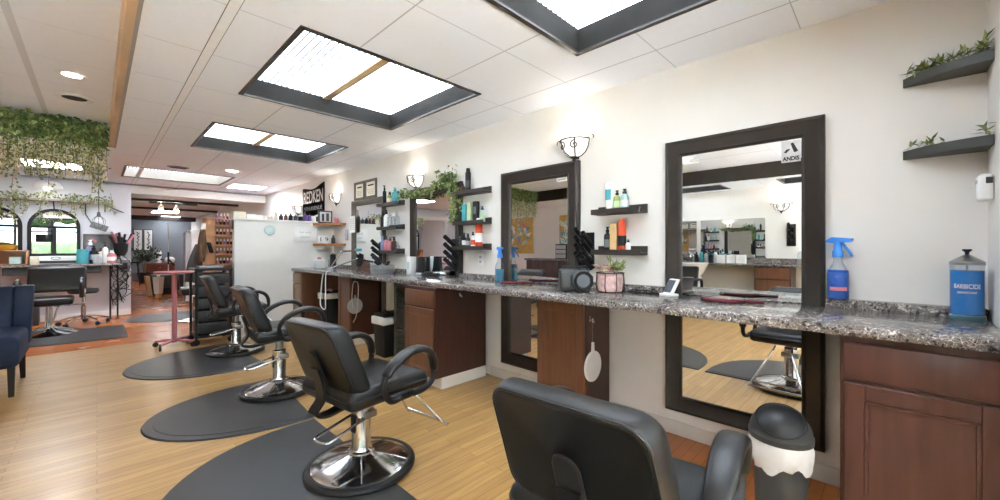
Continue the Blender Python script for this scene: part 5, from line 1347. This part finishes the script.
t = thing('wooden_crate', 'open wooden crate on the station counter at the left', 'crate', (-.95, 9.7, ZS))
b = MB()
x0, x1 = -1.32, -.76
for a, c in (((x0, 9.55, ZS), (x1, 9.85, ZS+.012)), ((x0, 9.55, ZS+.21), (x1, 9.85, ZS+.225)), ((x0, 9.55, ZS), (x0+.015, 9.85, ZS+.225)), ((x1-.015, 9.55, ZS), (x1, 9.85, ZS+.225)), ((x0, 9.84, ZS), (x1, 9.85, ZS+.225))): b.box(a, c, BRWOOD, .002, 1)
b.build('box', t)
bottle(-1.08, 9.65, ZS+.013, .15, .04, REDP, CREAM, 'red bottle inside the wooden crate', 'round', group=G)
bottle(-1.17, 9.65, ZS+.013, .14, .04, BROWN, BLACK, 'brown bottle inside the wooden crate', 'round', group=G)
bottle(-.88, 9.62, ZS+.013, .11, .08, LTEAL, LTEAL, 'pale teal carton inside the wooden crate', 'box', 'product_carton', 'box', G)
t = thing('yellow_bowl', 'yellow bowl resting on top of the wooden crate', 'bowl', (-1.0, 9.7, ZS+.225))
b = MB(); b.lathe([(.07, 0), (.12, .03), (.145, .085), (.14, .085), (.11, .035), (.001, .015)], YELLOW, (-1.02, 9.7, ZS+.225), 26); b.build('bowl', t)
b = MB(); b.ball((-1.02, 9.7, ZS+.30), (.08, .08, .05), BROWN, 12); b.build('content', t)
bottle(-.80+.12, 9.52, ZS, .12, .06, CREAM, CREAM, 'cream carton in front of the arched mirror', 'box', 'product_carton', 'box', G)
bottle(-.80, 9.72+.15, ZS, .2, .05, LGREY, LGREY, 'grey carton between crate and organiser', 'box', 'product_carton', 'box', G)
# rear picture strip right of the arch
t = thing('wall_board', 'grey brown framed board on the wall right of the arched mirror', 'board', (.02, YB, 1.1))
b = MB(); b.box((-.17, YB-.03, 1.06), (.20, YB-.002, 1.46), FRAMEG, .006, 1); b.build('frame', t)
b = MB(); b.box((-.13, YB-.034, 1.10), (.17, YB-.03, 1.42), MGREY); b.build('panel', t)
b = MB()
for k in range(8): leaf(b, (-.08+.02*(k % 3), YB-.036, 1.3+.01*k), (rnd.uniform(-1, 1), 0, rnd.uniform(-1, 1)), (0, -1, 0), .06, .03, ROSE)
b.build('flowers', t)
# ivy shelf above the arches
t = thing('ivy_shelf', 'white wall shelf above the arched mirrors', 'shelf', (-.6, YB, 2.0))
b = MB(); b.box((-1.5, YB-.22, 1.985), (.20, YB-.002, 2.015), mat('pale_shelf', (176, 166, 146), .5), .003, 1); b.build('board', t)
for px in (-1.3, -.5, .1):
    b = MB(); b.tube([(px, YB-.19, 1.983), (px, YB-.006, 1.86)], .008, BLACK, 5); b.build('bracket', t)
t = thing('shelf_ivy', 'pale green trailing ivy spilling from the white wall shelf', 'plant', (-.6, YB-.1, 2.015))
b = MB(); bs = MB()
for k in range(52):
    px = rnd.uniform(-1.48, .2); L = rnd.uniform(.03, .26) if rnd.random() < .7 else rnd.uniform(.2, .42)
    y0 = YB-.225-rnd.uniform(0, .02); P = [(px, YB-.16, 2.03), (px, YB-.23, 2.035), (px+rnd.uniform(-.03, .03), y0, 2.02-L*.5), (px+rnd.uniform(-.05, .05), y0, 2.02-L)]
    bs.tube(P, .003, STEM, 3)
    for j in range(int(6+L*40)):
        u = rnd.random(); q = Vector(P[1]).lerp(Vector(P[3]), u)
        leaf(b, q+rv()*.02, rv()+Vector((0, -.4, -.4)), rv(), rnd.uniform(.03, .055), .03, rnd.choice((LEAF2, LEAF1, LEAF2, LEAF4)))
for k in range(260):
    q = Vector((rnd.uniform(-1.48, .2), YB-.12+rnd.uniform(-.1, .08), 2.02+rnd.uniform(0, .09))); d = rv(); d.z = abs(d.z)+.2
    leaf(b, q, d, rv(), rnd.uniform(.03, .06), .03, rnd.choice((LEAF2, LEAF1, LEAF3)))
bs.build('stems', t); b.build('leaves', t)
# dome lamp on the wall above
t = thing('dome_lamp', 'white dome wall lamp glowing above the ivy shelf', 'wall lamp', (-.55, YB, 2.2))
b = MB(); b.lathe([(.17, 0), (.165, .04), (.13, .09), (.07, .115), (.001, .125)], WHITEP, (-.56, YB-.18, 2.19), 28); b.build('shade', t)
b = MB(); b.ball((-.56, YB-.18, 2.20), .05, SPOTW, 12); b.build('bulb', t)
b = MB(); b.tube([(-.56, YB-.18, 2.30), (-.56, YB-.01, 2.38)], .012, WHITEP); b.build('arm', t)
# cage pendant
x, y = .02, 9.3
t = thing('cage_pendant', 'grey cage pendant lamp hanging at the station end', 'pendant lamp', (x, y, 1.5))
b = MB(); b.tube([(x, y, CZ), (x, y, 1.80)], .005, BLACK, 5); b.build('cord', t)
b = MB(); b.lathe([(.018, .18), (.025, .12), (.03, .10)], DGREY, (x, y, 1.63), 12)
for k in range(8):
    a = R(45*k); b.tube(spline([(x+.025*math.cos(a), y+.025*math.sin(a), 1.74), (x+.075*math.cos(a), y+.075*math.sin(a), 1.68), (x+.065*math.cos(a), y+.065*math.sin(a), 1.58), (x+.02*math.cos(a), y+.02*math.sin(a), 1.54)], 3), .004, DGREY, 4)
b.build('cage', t)
b = MB(); b.ball((x, y, 1.66), .035, WHITEP, 10); b.build('bulb', t)
t = thing('barn_door_lamp', 'small tilted grey lamp head fixed below the shelf end', 'lamp', (0.0, YB-.3, 1.55))
b = MB(); b.box((-.06, -.06, -.05), (.16, .06, .05), MGREY, .01, 2, Matrix.Translation((-.02, YB-.28, 1.60)) @ Matrix.Rotation(R(22), 4, 'Y')); b.build('head', t)
b = MB(); b.tube([(-.06, YB-.28, 1.63), (-.14, YB-.12, 1.80), (-.14, YB-.01, 1.98)], .008, DGREY); b.build('arm', t)
# hanging tool bouquet on the pillar
x, y = .30, YB-.1
t = thing('tool_holder', 'black wall holder stuffed with combs and dryers on the pillar', 'tool holder', (x, YB, 1.1))
b = MB(); b.lathe([(.06, 0), (.09, .08), (.10, .22), (.092, .22), (.08, .08), (.001, .02)], BLACK, (x, y, 1.08), 16); b.build('cup', t)
b = MB()
for k in range(16):
    a = k*2.4; rr = rnd.uniform(.08, .2); b.tube([(x+.03*math.cos(a), y+.03*math.sin(a)*.6, 1.16), (x+rr*math.cos(a), y-.02+rr*math.sin(a)*.3, 1.36+rnd.uniform(0, .16))], [.008, .018], rnd.choice((BLACK, PLAST, DGREY, BLACK, ROSE)), 6)
b.build('tools', t)
b = MB()
for k in range(9):
    px = x+rnd.uniform(-.1, .12); P = [(px, YB-.03, 1.08)]
    for j in range(5): P.append((x+rnd.uniform(-.13, .16), YB-.03-rnd.uniform(0, .05), 1.08-.17*(j+1)+rnd.uniform(-.06, .06)))
    b.tube(spline(P, 5), .006, BLACK, 5)
tag(b.build('cord_tangle', origin=(x, YB-.03, .2)), 'tangle of black appliance cords hanging on the pillar', 'cords')
t = thing('power_strip', 'grey socket box on the pillar among the cords', 'socket box', (.36, YB, .9))
b = MB(); b.box((.30, YB-.06, .78), (.42, YB-.002, 1.0), MGREY, .008, 2); b.build('case', t)
b = MB(); b.box((.33, YB-.064, .83), (.39, YB-.06, .95), BLACK); b.build('sockets', t)
t = thing('wall_hanging', 'thin black arrow ornament on the white pillar', 'ornament', (.2, YB, 1.9))
b = MB(); b.tube([(.12, YB-.01, 1.97), (.34, YB-.01, 1.86)], .008, BLACK, 5); b.tube([(.16, YB-.01, 1.87), (.2, YB-.01, 1.98)], .006, BLACK, 5); b.build('arrow', t)
b = MB(); b.tube([(.17, YB-.012, 2.2), (.2, YB-.012, 1.95)], .003, BLACK, 4); b.build('string', t)
# station chair facing the room
t = thing('station_chair', 'black salon chair on chrome base before the arched mirrors', 'salon chair', (-.50, 8.3, 0))
x, y = -.47, 8.35
b = MB(); b.lathe([(.27, .006), (.28, .02), (.24, .04), (.10, .075), (.05, .10), (.035, .2), (.035, .42)], CHROME, (x, y, 0), 30)
for k in range(5): b.tube([(x+.05*math.cos(R(72*k)), y+.05*math.sin(R(72*k)), .11), (x+.24*math.cos(R(72*k)), y+.24*math.sin(R(72*k)), .05)], .012, CHROME)
b.build('base', t)
b = MB(); b.box((x-.30, y-.24, .42), (x+.24, y+.24, .53), LEATHER, .04, 4); b.build('seat', t, sharp=60)
b = MB(); b.box((x-.22, y+.16, .58), (x+.36, y+.25, .95), LEATHER, .04, 4, None, lambda v: (v.x, v.y+(v.z-.5)*.25, v.z)); b.build('backrest', t, sharp=60)
for sg in (-1, 1):
    xx = x+.02+sg*.30
    b = MB(); b.tube(spline([(xx, y+.2, .66), (xx, y+.05, .76), (xx, y-.12, .75), (xx, y-.2, .66), (xx, y-.18, .52)], 5), .028, LEATH2, 10); b.build('armrest', t)
b = MB(); b.tube(spline([(x-.2, y-.2, .42), (x-.34, y-.32, .2), (x-.3, y-.36, .14), (x, y-.38, .14), (x+.1, y-.2, .42)], 5), .011, CHROME); b.build('footrest', t)
b = MB(); b.tube([(x+.34, y+.22, .62), (x+.34, y+.1, .40), (x+.05, y, .40)], .014, CHROME); b.build('side_frame', t)
t = thing('rolling_stool', 'low black stool on a five star chrome caster base at the station', 'stool', (-.12, 9.15, 0))
x, y = -.15, 9.1
b = MB(); b.lathe([(.001, .50), (.16, .50), (.18, .53), (.17, .57), (.001, .585)], LEATHER, (x, y, 0), 24); b.build('seat', t)
b = MB(); b.lathe([(.03, .09), (.03, .3), (.02, .31), (.02, .5)], CHROME, (x, y, 0), 14); b.build('column', t)
for k in range(5):
    a = R(72*k+15); b = MB(); b.tube(spline([(x+.03*math.cos(a), y+.03*math.sin(a), .14), (x+.16*math.cos(a), y+.16*math.sin(a), .12), (x+.29*math.cos(a), y+.29*math.sin(a), .075)], 3), .014, CHROME); lg = b.build('leg', t)
    b = MB(); b.lathe([(.028, -.02), (.032, 0), (.028, .02)], BLACK, seg=12, M=Matrix.Translation((x+.29*math.cos(a), y+.29*math.sin(a), .034)) @ Matrix.Rotation(a+R(60), 4, 'Z') @ Matrix.Rotation(R(90), 4, 'X')); b.build('caster', lg)
t = thing('waste_box', 'small dark box on the floor under the station counter', 'bin', (-.75, 9.6, 0))
b = MB(); b.box((-.86, 9.5, 0), (-.64, 9.72, .34), DGREY, .012, 2); b.build('bin', t)
b = MB(); b.box((-.87, 9.49, .32), (-.63, 9.73, .35), BLACK, .006); b.build('rim', t)
# ------------------------------------------------------------------ vine curtain on the header
t = thing('vine_curtain', 'thick curtain of artificial ivy and blossom hanging from the raised ceiling edge', 'hanging plant', (-1.2, YH, 2.6))
b = MB(); bs = MB()
nst = 230
for k in range(nst):
    px = XC0+.03+(XC1-.10-XC0)*(k+.5)/nst+rnd.uniform(-.01, .01); y0 = YH-.035-rnd.uniform(0, .07)
    L = rnd.uniform(.48, .66) if rnd.random() < .75 else rnd.uniform(.6, .84)
    if px > -.05: L = rnd.uniform(.55, .80)
    bs.tube([(px, y0, 2.63), (px+rnd.uniform(-.02, .02), y0-.02, 2.63-L*.5), (px+rnd.uniform(-.03, .03), y0-.015, 2.63-L)], .0025, STEM, 3)
    nl = int(L*74)
    for j in range(nl):
        u = (j+rnd.random())/nl; q = Vector((px+rnd.uniform(-.025, .025), y0-.02+rnd.uniform(-.02, .015), 2.63-u*L))
        if u < .45: m = rnd.choice((LEAF1, LEAF5, LEAF3, LEAF2))
        else: m = rnd.choice((LEAF3, LEAF4, LEAF2, LEAF4, LEAF3))
        l = rnd.uniform(.035, .06)*(1.15 if u < .4 else .75)
        leaf(b, q, rv()*.8+Vector((0, -.25, -.75)), rv()+Vector((0, -1, .2)), l, l*.6, m)
for k in range(1500):
    q = Vector((rnd.uniform(XC0+.02, XC1-.08), YH-.05-rnd.uniform(0, .09), 2.64-abs(rnd.gauss(0, .10)))); d = rv()+Vector((0, -.6, -.3))
    leaf(b, q, d, rv(), rnd.uniform(.04, .07), .045, rnd.choice((LEAF1, LEAF5, LEAF2, LEAF3)))
bs.build('stems', t); b.build('leaves', t)

# ================================================================== OPPOSITE SIDE, SEEN IN THE MIRRORS
xo = XL
t = thing('opposite_counter', 'granite counter along the opposite wall, seen in the near mirror', 'counter', (xo, 1.5, 0))
b = MB(); b.box((xo+.001, -.6, .88), (xo+.6, 4.2, .92), GRAN, .006, 1); b.build('slab', t)
b = MB(); b.box((xo+.001, -.6, .92), (xo+.03, 4.2, 1.02), GRAN, .003, 1); b.build('backsplash', t)
t = thing('opposite_cabinet', 'dark brown drawer cabinet under the opposite counter, seen in the near mirror', 'cabinet', (xo+.3, 1.45, 0))
b = MB(); b.box((xo+.02, 1.2, .1), (xo+.55, 1.75, .878), CABD, .003, 1); b.build('carcass', t)
b = MB(); b.box((xo+.02, 1.2, 0), (xo+.5, 1.75, .1), WHITE); b.build('plinth', t)
for k, (z0, z1) in enumerate(((.66, .86), (.4, .64), (.12, .38))):
    b = MB(); b.box((xo+.55, 1.22, z0), (xo+.57, 1.73, z1), CABO, .004, 1); b.build('drawer', t)
t = thing('opposite_mirror', 'frameless wall mirror over the opposite counter', 'mirror', (xo, 2.25, 1.04), 'frameless mirrors opposite')
b = MB(); b.box((xo+.001, 1.68, 1.04), (xo+.01, 2.84, 1.80), MIRROR); b.build('glass', t)
b = MB(); b.box((xo+.001, 1.66, 1.02), (xo+.014, 2.86, 1.04), CHROME); b.build('channel', t)
t = thing('opposite_mirror', 'frameless wall mirror beside the shampoo bowl', 'mirror', (xo, 3.4, 1.04), 'frameless mirrors opposite')
b = MB(); b.box((xo+.001, 2.92, 1.04), (xo+.01, 3.9, 1.80), MIRROR); b.build('glass', t)
b = MB(); b.box((xo+.001, 2.90, 1.02), (xo+.014, 3.92, 1.04), CHROME); b.build('channel', t)
sconce(1.42, 2.0, 'lit iron sconce on the opposite wall, reflected in the near mirror', -1, xo)
sconce(.62, 2.0, 'added lit iron sconce on the opposite wall, near the front window', -1, xo)  # extra sconce, added to throw more light on the ceiling
t = thing('iron_holder_rack', 'black tube rack on the opposite wall, reflected in the near mirror', 'tool rack', (xo, 1.25, 1.2))
b = MB(); b.box((xo+.001, 1.2, 1.25), (xo+.014, 1.34, 1.66), PLAST, .003); b.build('back_plate', t)
for k in range(6):
    b = MB(); p = Vector((xo+.01, 1.24+.06*(k % 2), 1.28+.06*k)); b.tube([p, p+Vector((.1, .0, .09))], .024, PLAST, 12); b.build('tube', t)
t = thing('shampoo_bowl', 'white shampoo bowl set in the opposite counter', 'basin', (xo+.75, 2.75, 0))
b = MB(); b.lathe([(.10, .62), (.20, .72), (.28, .90), (.30, .93), (.28, .93), (.2, .78), (.001, .74)], WHITEP, (xo+.80, 2.78, 0), 28, sx=1.0, sy=1.1); b.build('bowl', t)
b = MB(); b.box((xo+.601, 2.62, 0), (xo+.9, 2.94, .66), WHITE, .03, 2); b.build('pedestal', t)
b = MB(); b.tube(spline([(xo+.64, 2.78, .93), (xo+.64, 2.78, 1.08), (xo+.75, 2.78, 1.1), (xo+.8, 2.78, 1.02)], 5), .012, CHROME); b.build('tap', t)
t = thing('shampoo_chair', 'black padded shampoo chair before the white bowl, seen in the mirror', 'chair', (xo+1.45, 2.75, 0))
b = MB(); b.box((xo+1.37, 2.5, .32), (xo+1.85, 3.05, .45), LEATHER, .04, 4); b.build('seat', t, sharp=60)
b = MB(); b.box((xo+1.24, 2.5, .40), (xo+1.38, 3.05, .88), LEATHER, .045, 4, None, lambda v: (v.x-(v.z-.4)*.25, v.y, v.z)); b.build('backrest', t, sharp=60)
for yy in (2.45, 3.1):
    b = MB(); b.tube(spline([(xo+1.2, yy, .40), (xo+1.2, yy, .6), (xo+1.35, yy, .64), (xo+1.75, yy, .62), (xo+1.8, yy, .40)], 5), .025, PLAST, 10); b.build('armrest', t)
b = MB(); b.box((xo+1.3, 2.58, 0), (xo+1.8, 2.97, .32), BLACK, .02); b.build('base', t)
for k in range(7):
    bottle(xo+.25, 2.30+.09*k, .92, .22+.03*(k % 3), .035, (WHITEP, TEAL, WHITEP, BLACK, LGREY, TEAL, BLACK)[k], BLACK, ['white', 'teal', 'second white', 'black', 'grey', 'second teal', 'second black'][k]+' bottle on the opposite counter, seen in the mirror', 'pump', group='bottles on the opposite counter')
bottle(xo+.3, 1.1, .92, .3, .04, CLEAR, WHITEP, 'clear spray bottle on the opposite counter, seen in the mirror', 'pump')
for k in range(3):
    bottle(xo+.35, 2.0+.17*k, .92, .16, .075, WHITEP, WHITEP, ['white carton', 'middle white carton', 'far white carton'][k]+' on the opposite counter, seen in the mirror', 'box', 'product_carton', 'box', 'cartons on the opposite counter')
# abstract flower painting on the opposite wall
for k, (ya, yb_, lb) in enumerate(((7.45, 8.40, 'large abstract flower painting on gold, reflected in the second mirror'), (6.0, 6.5, 'narrow gold abstract painting on the opposite wall'))):
    t = thing('wall_painting', lb, 'painting', (xo, (ya+yb_)/2, 1.05), 'abstract paintings')
    b = MB(); b.box((xo+.001, ya, 1.05), (xo+.035, yb_, 2.12), GOLD, .003, 1); b.build('canvas', t)
    b = MB()
    for j in range(40):
        q = Vector((xo+.037+.0002*j, rnd.uniform(ya+.2, yb_-.12), rnd.uniform(1.25, 1.95)))
        leaf(b, q, (0, rnd.uniform(-1, 1), rnd.uniform(-1, 1)), (1, 0, 0), rnd.uniform(.12, .25), .12, rnd.choice((LTEAL, TEAL, ROSE, PAPER, PERI, LGREEN, PAPER)))
    b.build('paint', t)
t = thing('reception_desk', 'dark desk on the opposite wall, reflected in the second mirror', 'desk', (xo+.4, 5.9, 0))
b = MB(); b.box((xo+.02, 5.2, .88), (xo+.6, 7.3, .93), GRAN, .004); b.build('top', t)
b = MB()
for k in range(9): b.box((xo+.05, 5.25+.225*k, 0), (xo+.55, 5.46+.225*k, .88), CABD, .003)
b.build('body', t)
t = thing('drawer_tower', 'small black drawer tower on the opposite desk', 'organiser', (xo+.3, 6.2, .93))
b = MB(); b.box((xo+.12, 6.0, .93), (xo+.42, 6.35, 1.32), BLACK, .006); b.build('case', t)
for k in range(3):
    b = MB(); b.box((xo+.42, 6.02, .95+.12*k), (xo+.43, 6.33, 1.05+.12*k), LGREY, .002); b.build('drawer', t)
# picture in the hall behind the doorway
t = thing('hall_picture', 'small dark framed picture in the hall, reflected in the ivy mirror', 'picture', (-2.2, 13.2, 1.4))
b = MB(); b.box((-2.15, 13.17, 1.30), (-1.85, 13.199, 1.70), BLACK, .004); b.build('frame', t)
b = MB(); b.box((-2.11, 13.166, 1.34), (-1.89, 13.17, 1.66), LGREY); b.build('print', t)

t = thing('window_sign', 'black rectangular sign hanging in the storefront window, reflected in the arched mirror', 'sign', (-1.41, YF+.03, 1.44))
b = MB(); b.box((-1.63, YF+.03, 1.44), (-1.19, YF+.045, 1.74), BLACK, .003, 1); b.build('board', t)
for px in (-1.58, -1.24):
    b = MB(); b.tube([(px, YF+.037, 1.74), (px, YF+.037, 2.6)], .004, BLACK, 5); b.build('chain', t)
# ================================================================== OUTDOORS THROUGH THE STOREFRONT
b = MB(); b.box((-30, -40, -.2), (30, -11.5, -.06), LAWN); struct(b.build('ground_outside'))
b = MB(); b.box((-30, -11.5, -.2), (30, YF-.14, -.05), mat('pale_bounce_paving', (212, 212, 210), .85, var=.08, scale=3)); struct(b.build('bounce_pavement'))  # unseen pale paving, added to bounce sunlight up through the windows onto the ceiling
t = thing('hedge', 'clipped green hedge outside the storefront, reflected in the arched mirrors', 'hedge', (0, -13, 0))
b = MB(); b.box((-16, -14.2, -.1), (16, -12.6, 1.6), HEDGE, .15, 3); b.build('foliage', t)
for k in range(5):
    px = -11+4.5*k; t = thing('street_tree', ['far left', 'mid left', 'middle', 'mid right', 'far right'][k]+' street tree beyond the hedge outside the storefront', 'tree', (px, -17, 0), 'street trees')
    b = MB(); b.lathe([(.22, 0), (.16, 1.5), (.12, 3.4)], DWOOD, (px, -17, 0), 12); b.build('trunk', t)
    b = MB()
    for j in range(9): b.ball((px+rnd.uniform(-.9, .9), -17+rnd.uniform(-.8, .8), 4.2+rnd.uniform(-.6, 1.2)), rnd.uniform(.7, 1.2), HEDGE, 10)
    b.build('crown', t)

# ================================================================== LIGHT, CAMERA
w = bpy.data.worlds.new('daylight'); bpy.context.scene.world = w; w.use_nodes = True
nt = w.node_tree; nt.nodes.clear()
bg = nt.nodes.new('ShaderNodeBackground'); out = nt.nodes.new('ShaderNodeOutputWorld')
tc = nt.nodes.new('ShaderNodeTexCoord'); sp = nt.nodes.new('ShaderNodeSeparateXYZ'); nt.links.new(tc.outputs['Generated'], sp.inputs[0])
rp = nt.nodes.new('ShaderNodeValToRGB'); rp.color_ramp.elements[0].position = .45; rp.color_ramp.elements[0].color = (.74, .86, 1, 1); rp.color_ramp.elements[1].color = (.72, .86, 1, 1)
nt.links.new(sp.outputs[2], rp.inputs[0]); nt.links.new(rp.outputs[0], bg.inputs[0]); bg.inputs[1].default_value = 3.0
nt.links.new(bg.outputs[0], out.inputs[0])
l = bpy.data.lights.new('sun', 'SUN'); l.energy = 120; l.angle = R(1); l.color = (.95, .975, 1)
o = bpy.data.objects.new('sun', l); C.objects.link(o); o.rotation_euler = (R(-4), R(-38), 0); o.location = (0, -10, 12)
for i, (x0, x1) in enumerate(wins):    # sky portals in the window openings
    l = bpy.data.lights.new('window_portal', 'AREA'); l.shape = 'RECTANGLE'; l.size = x1-x0; l.size_y = 2.2; l.cycles.is_portal = True
    o = bpy.data.objects.new('window_portal', l); C.objects.link(o); o.location = ((x0+x1)/2, YF-.14, 1.27); o.rotation_euler = (R(90), 0, R(180))
    o.rotation_euler = (R(90), 0, 0)

cam = bpy.data.cameras.new('camera'); co = bpy.data.objects.new('camera', cam); C.objects.link(co)
cam.sensor_width = 36; cam.lens = 395/1000*36; cam.shift_y = -.002; cam.clip_start = .02; cam.clip_end = 200
co.location = (0, 0, H); co.rotation_euler = (R(90), 0, -TH)
sc = bpy.context.scene; sc.camera = co
sc.view_settings.view_transform = 'Standard'; sc.view_settings.look = 'None'; sc.view_settings.gamma = 1; sc.view_settings.use_curve_mapping = False
sc.view_settings.exposure = 1.12
cy = sc.cycles
cy.max_bounces = 10; cy.diffuse_bounces = 8; cy.glossy_bounces = 6; cy.transmission_bounces = 6; cy.transparent_max_bounces = 12
cy.caustics_reflective = False; cy.caustics_refractive = False; cy.sample_clamp_indirect = 20
cy.use_denoising = True
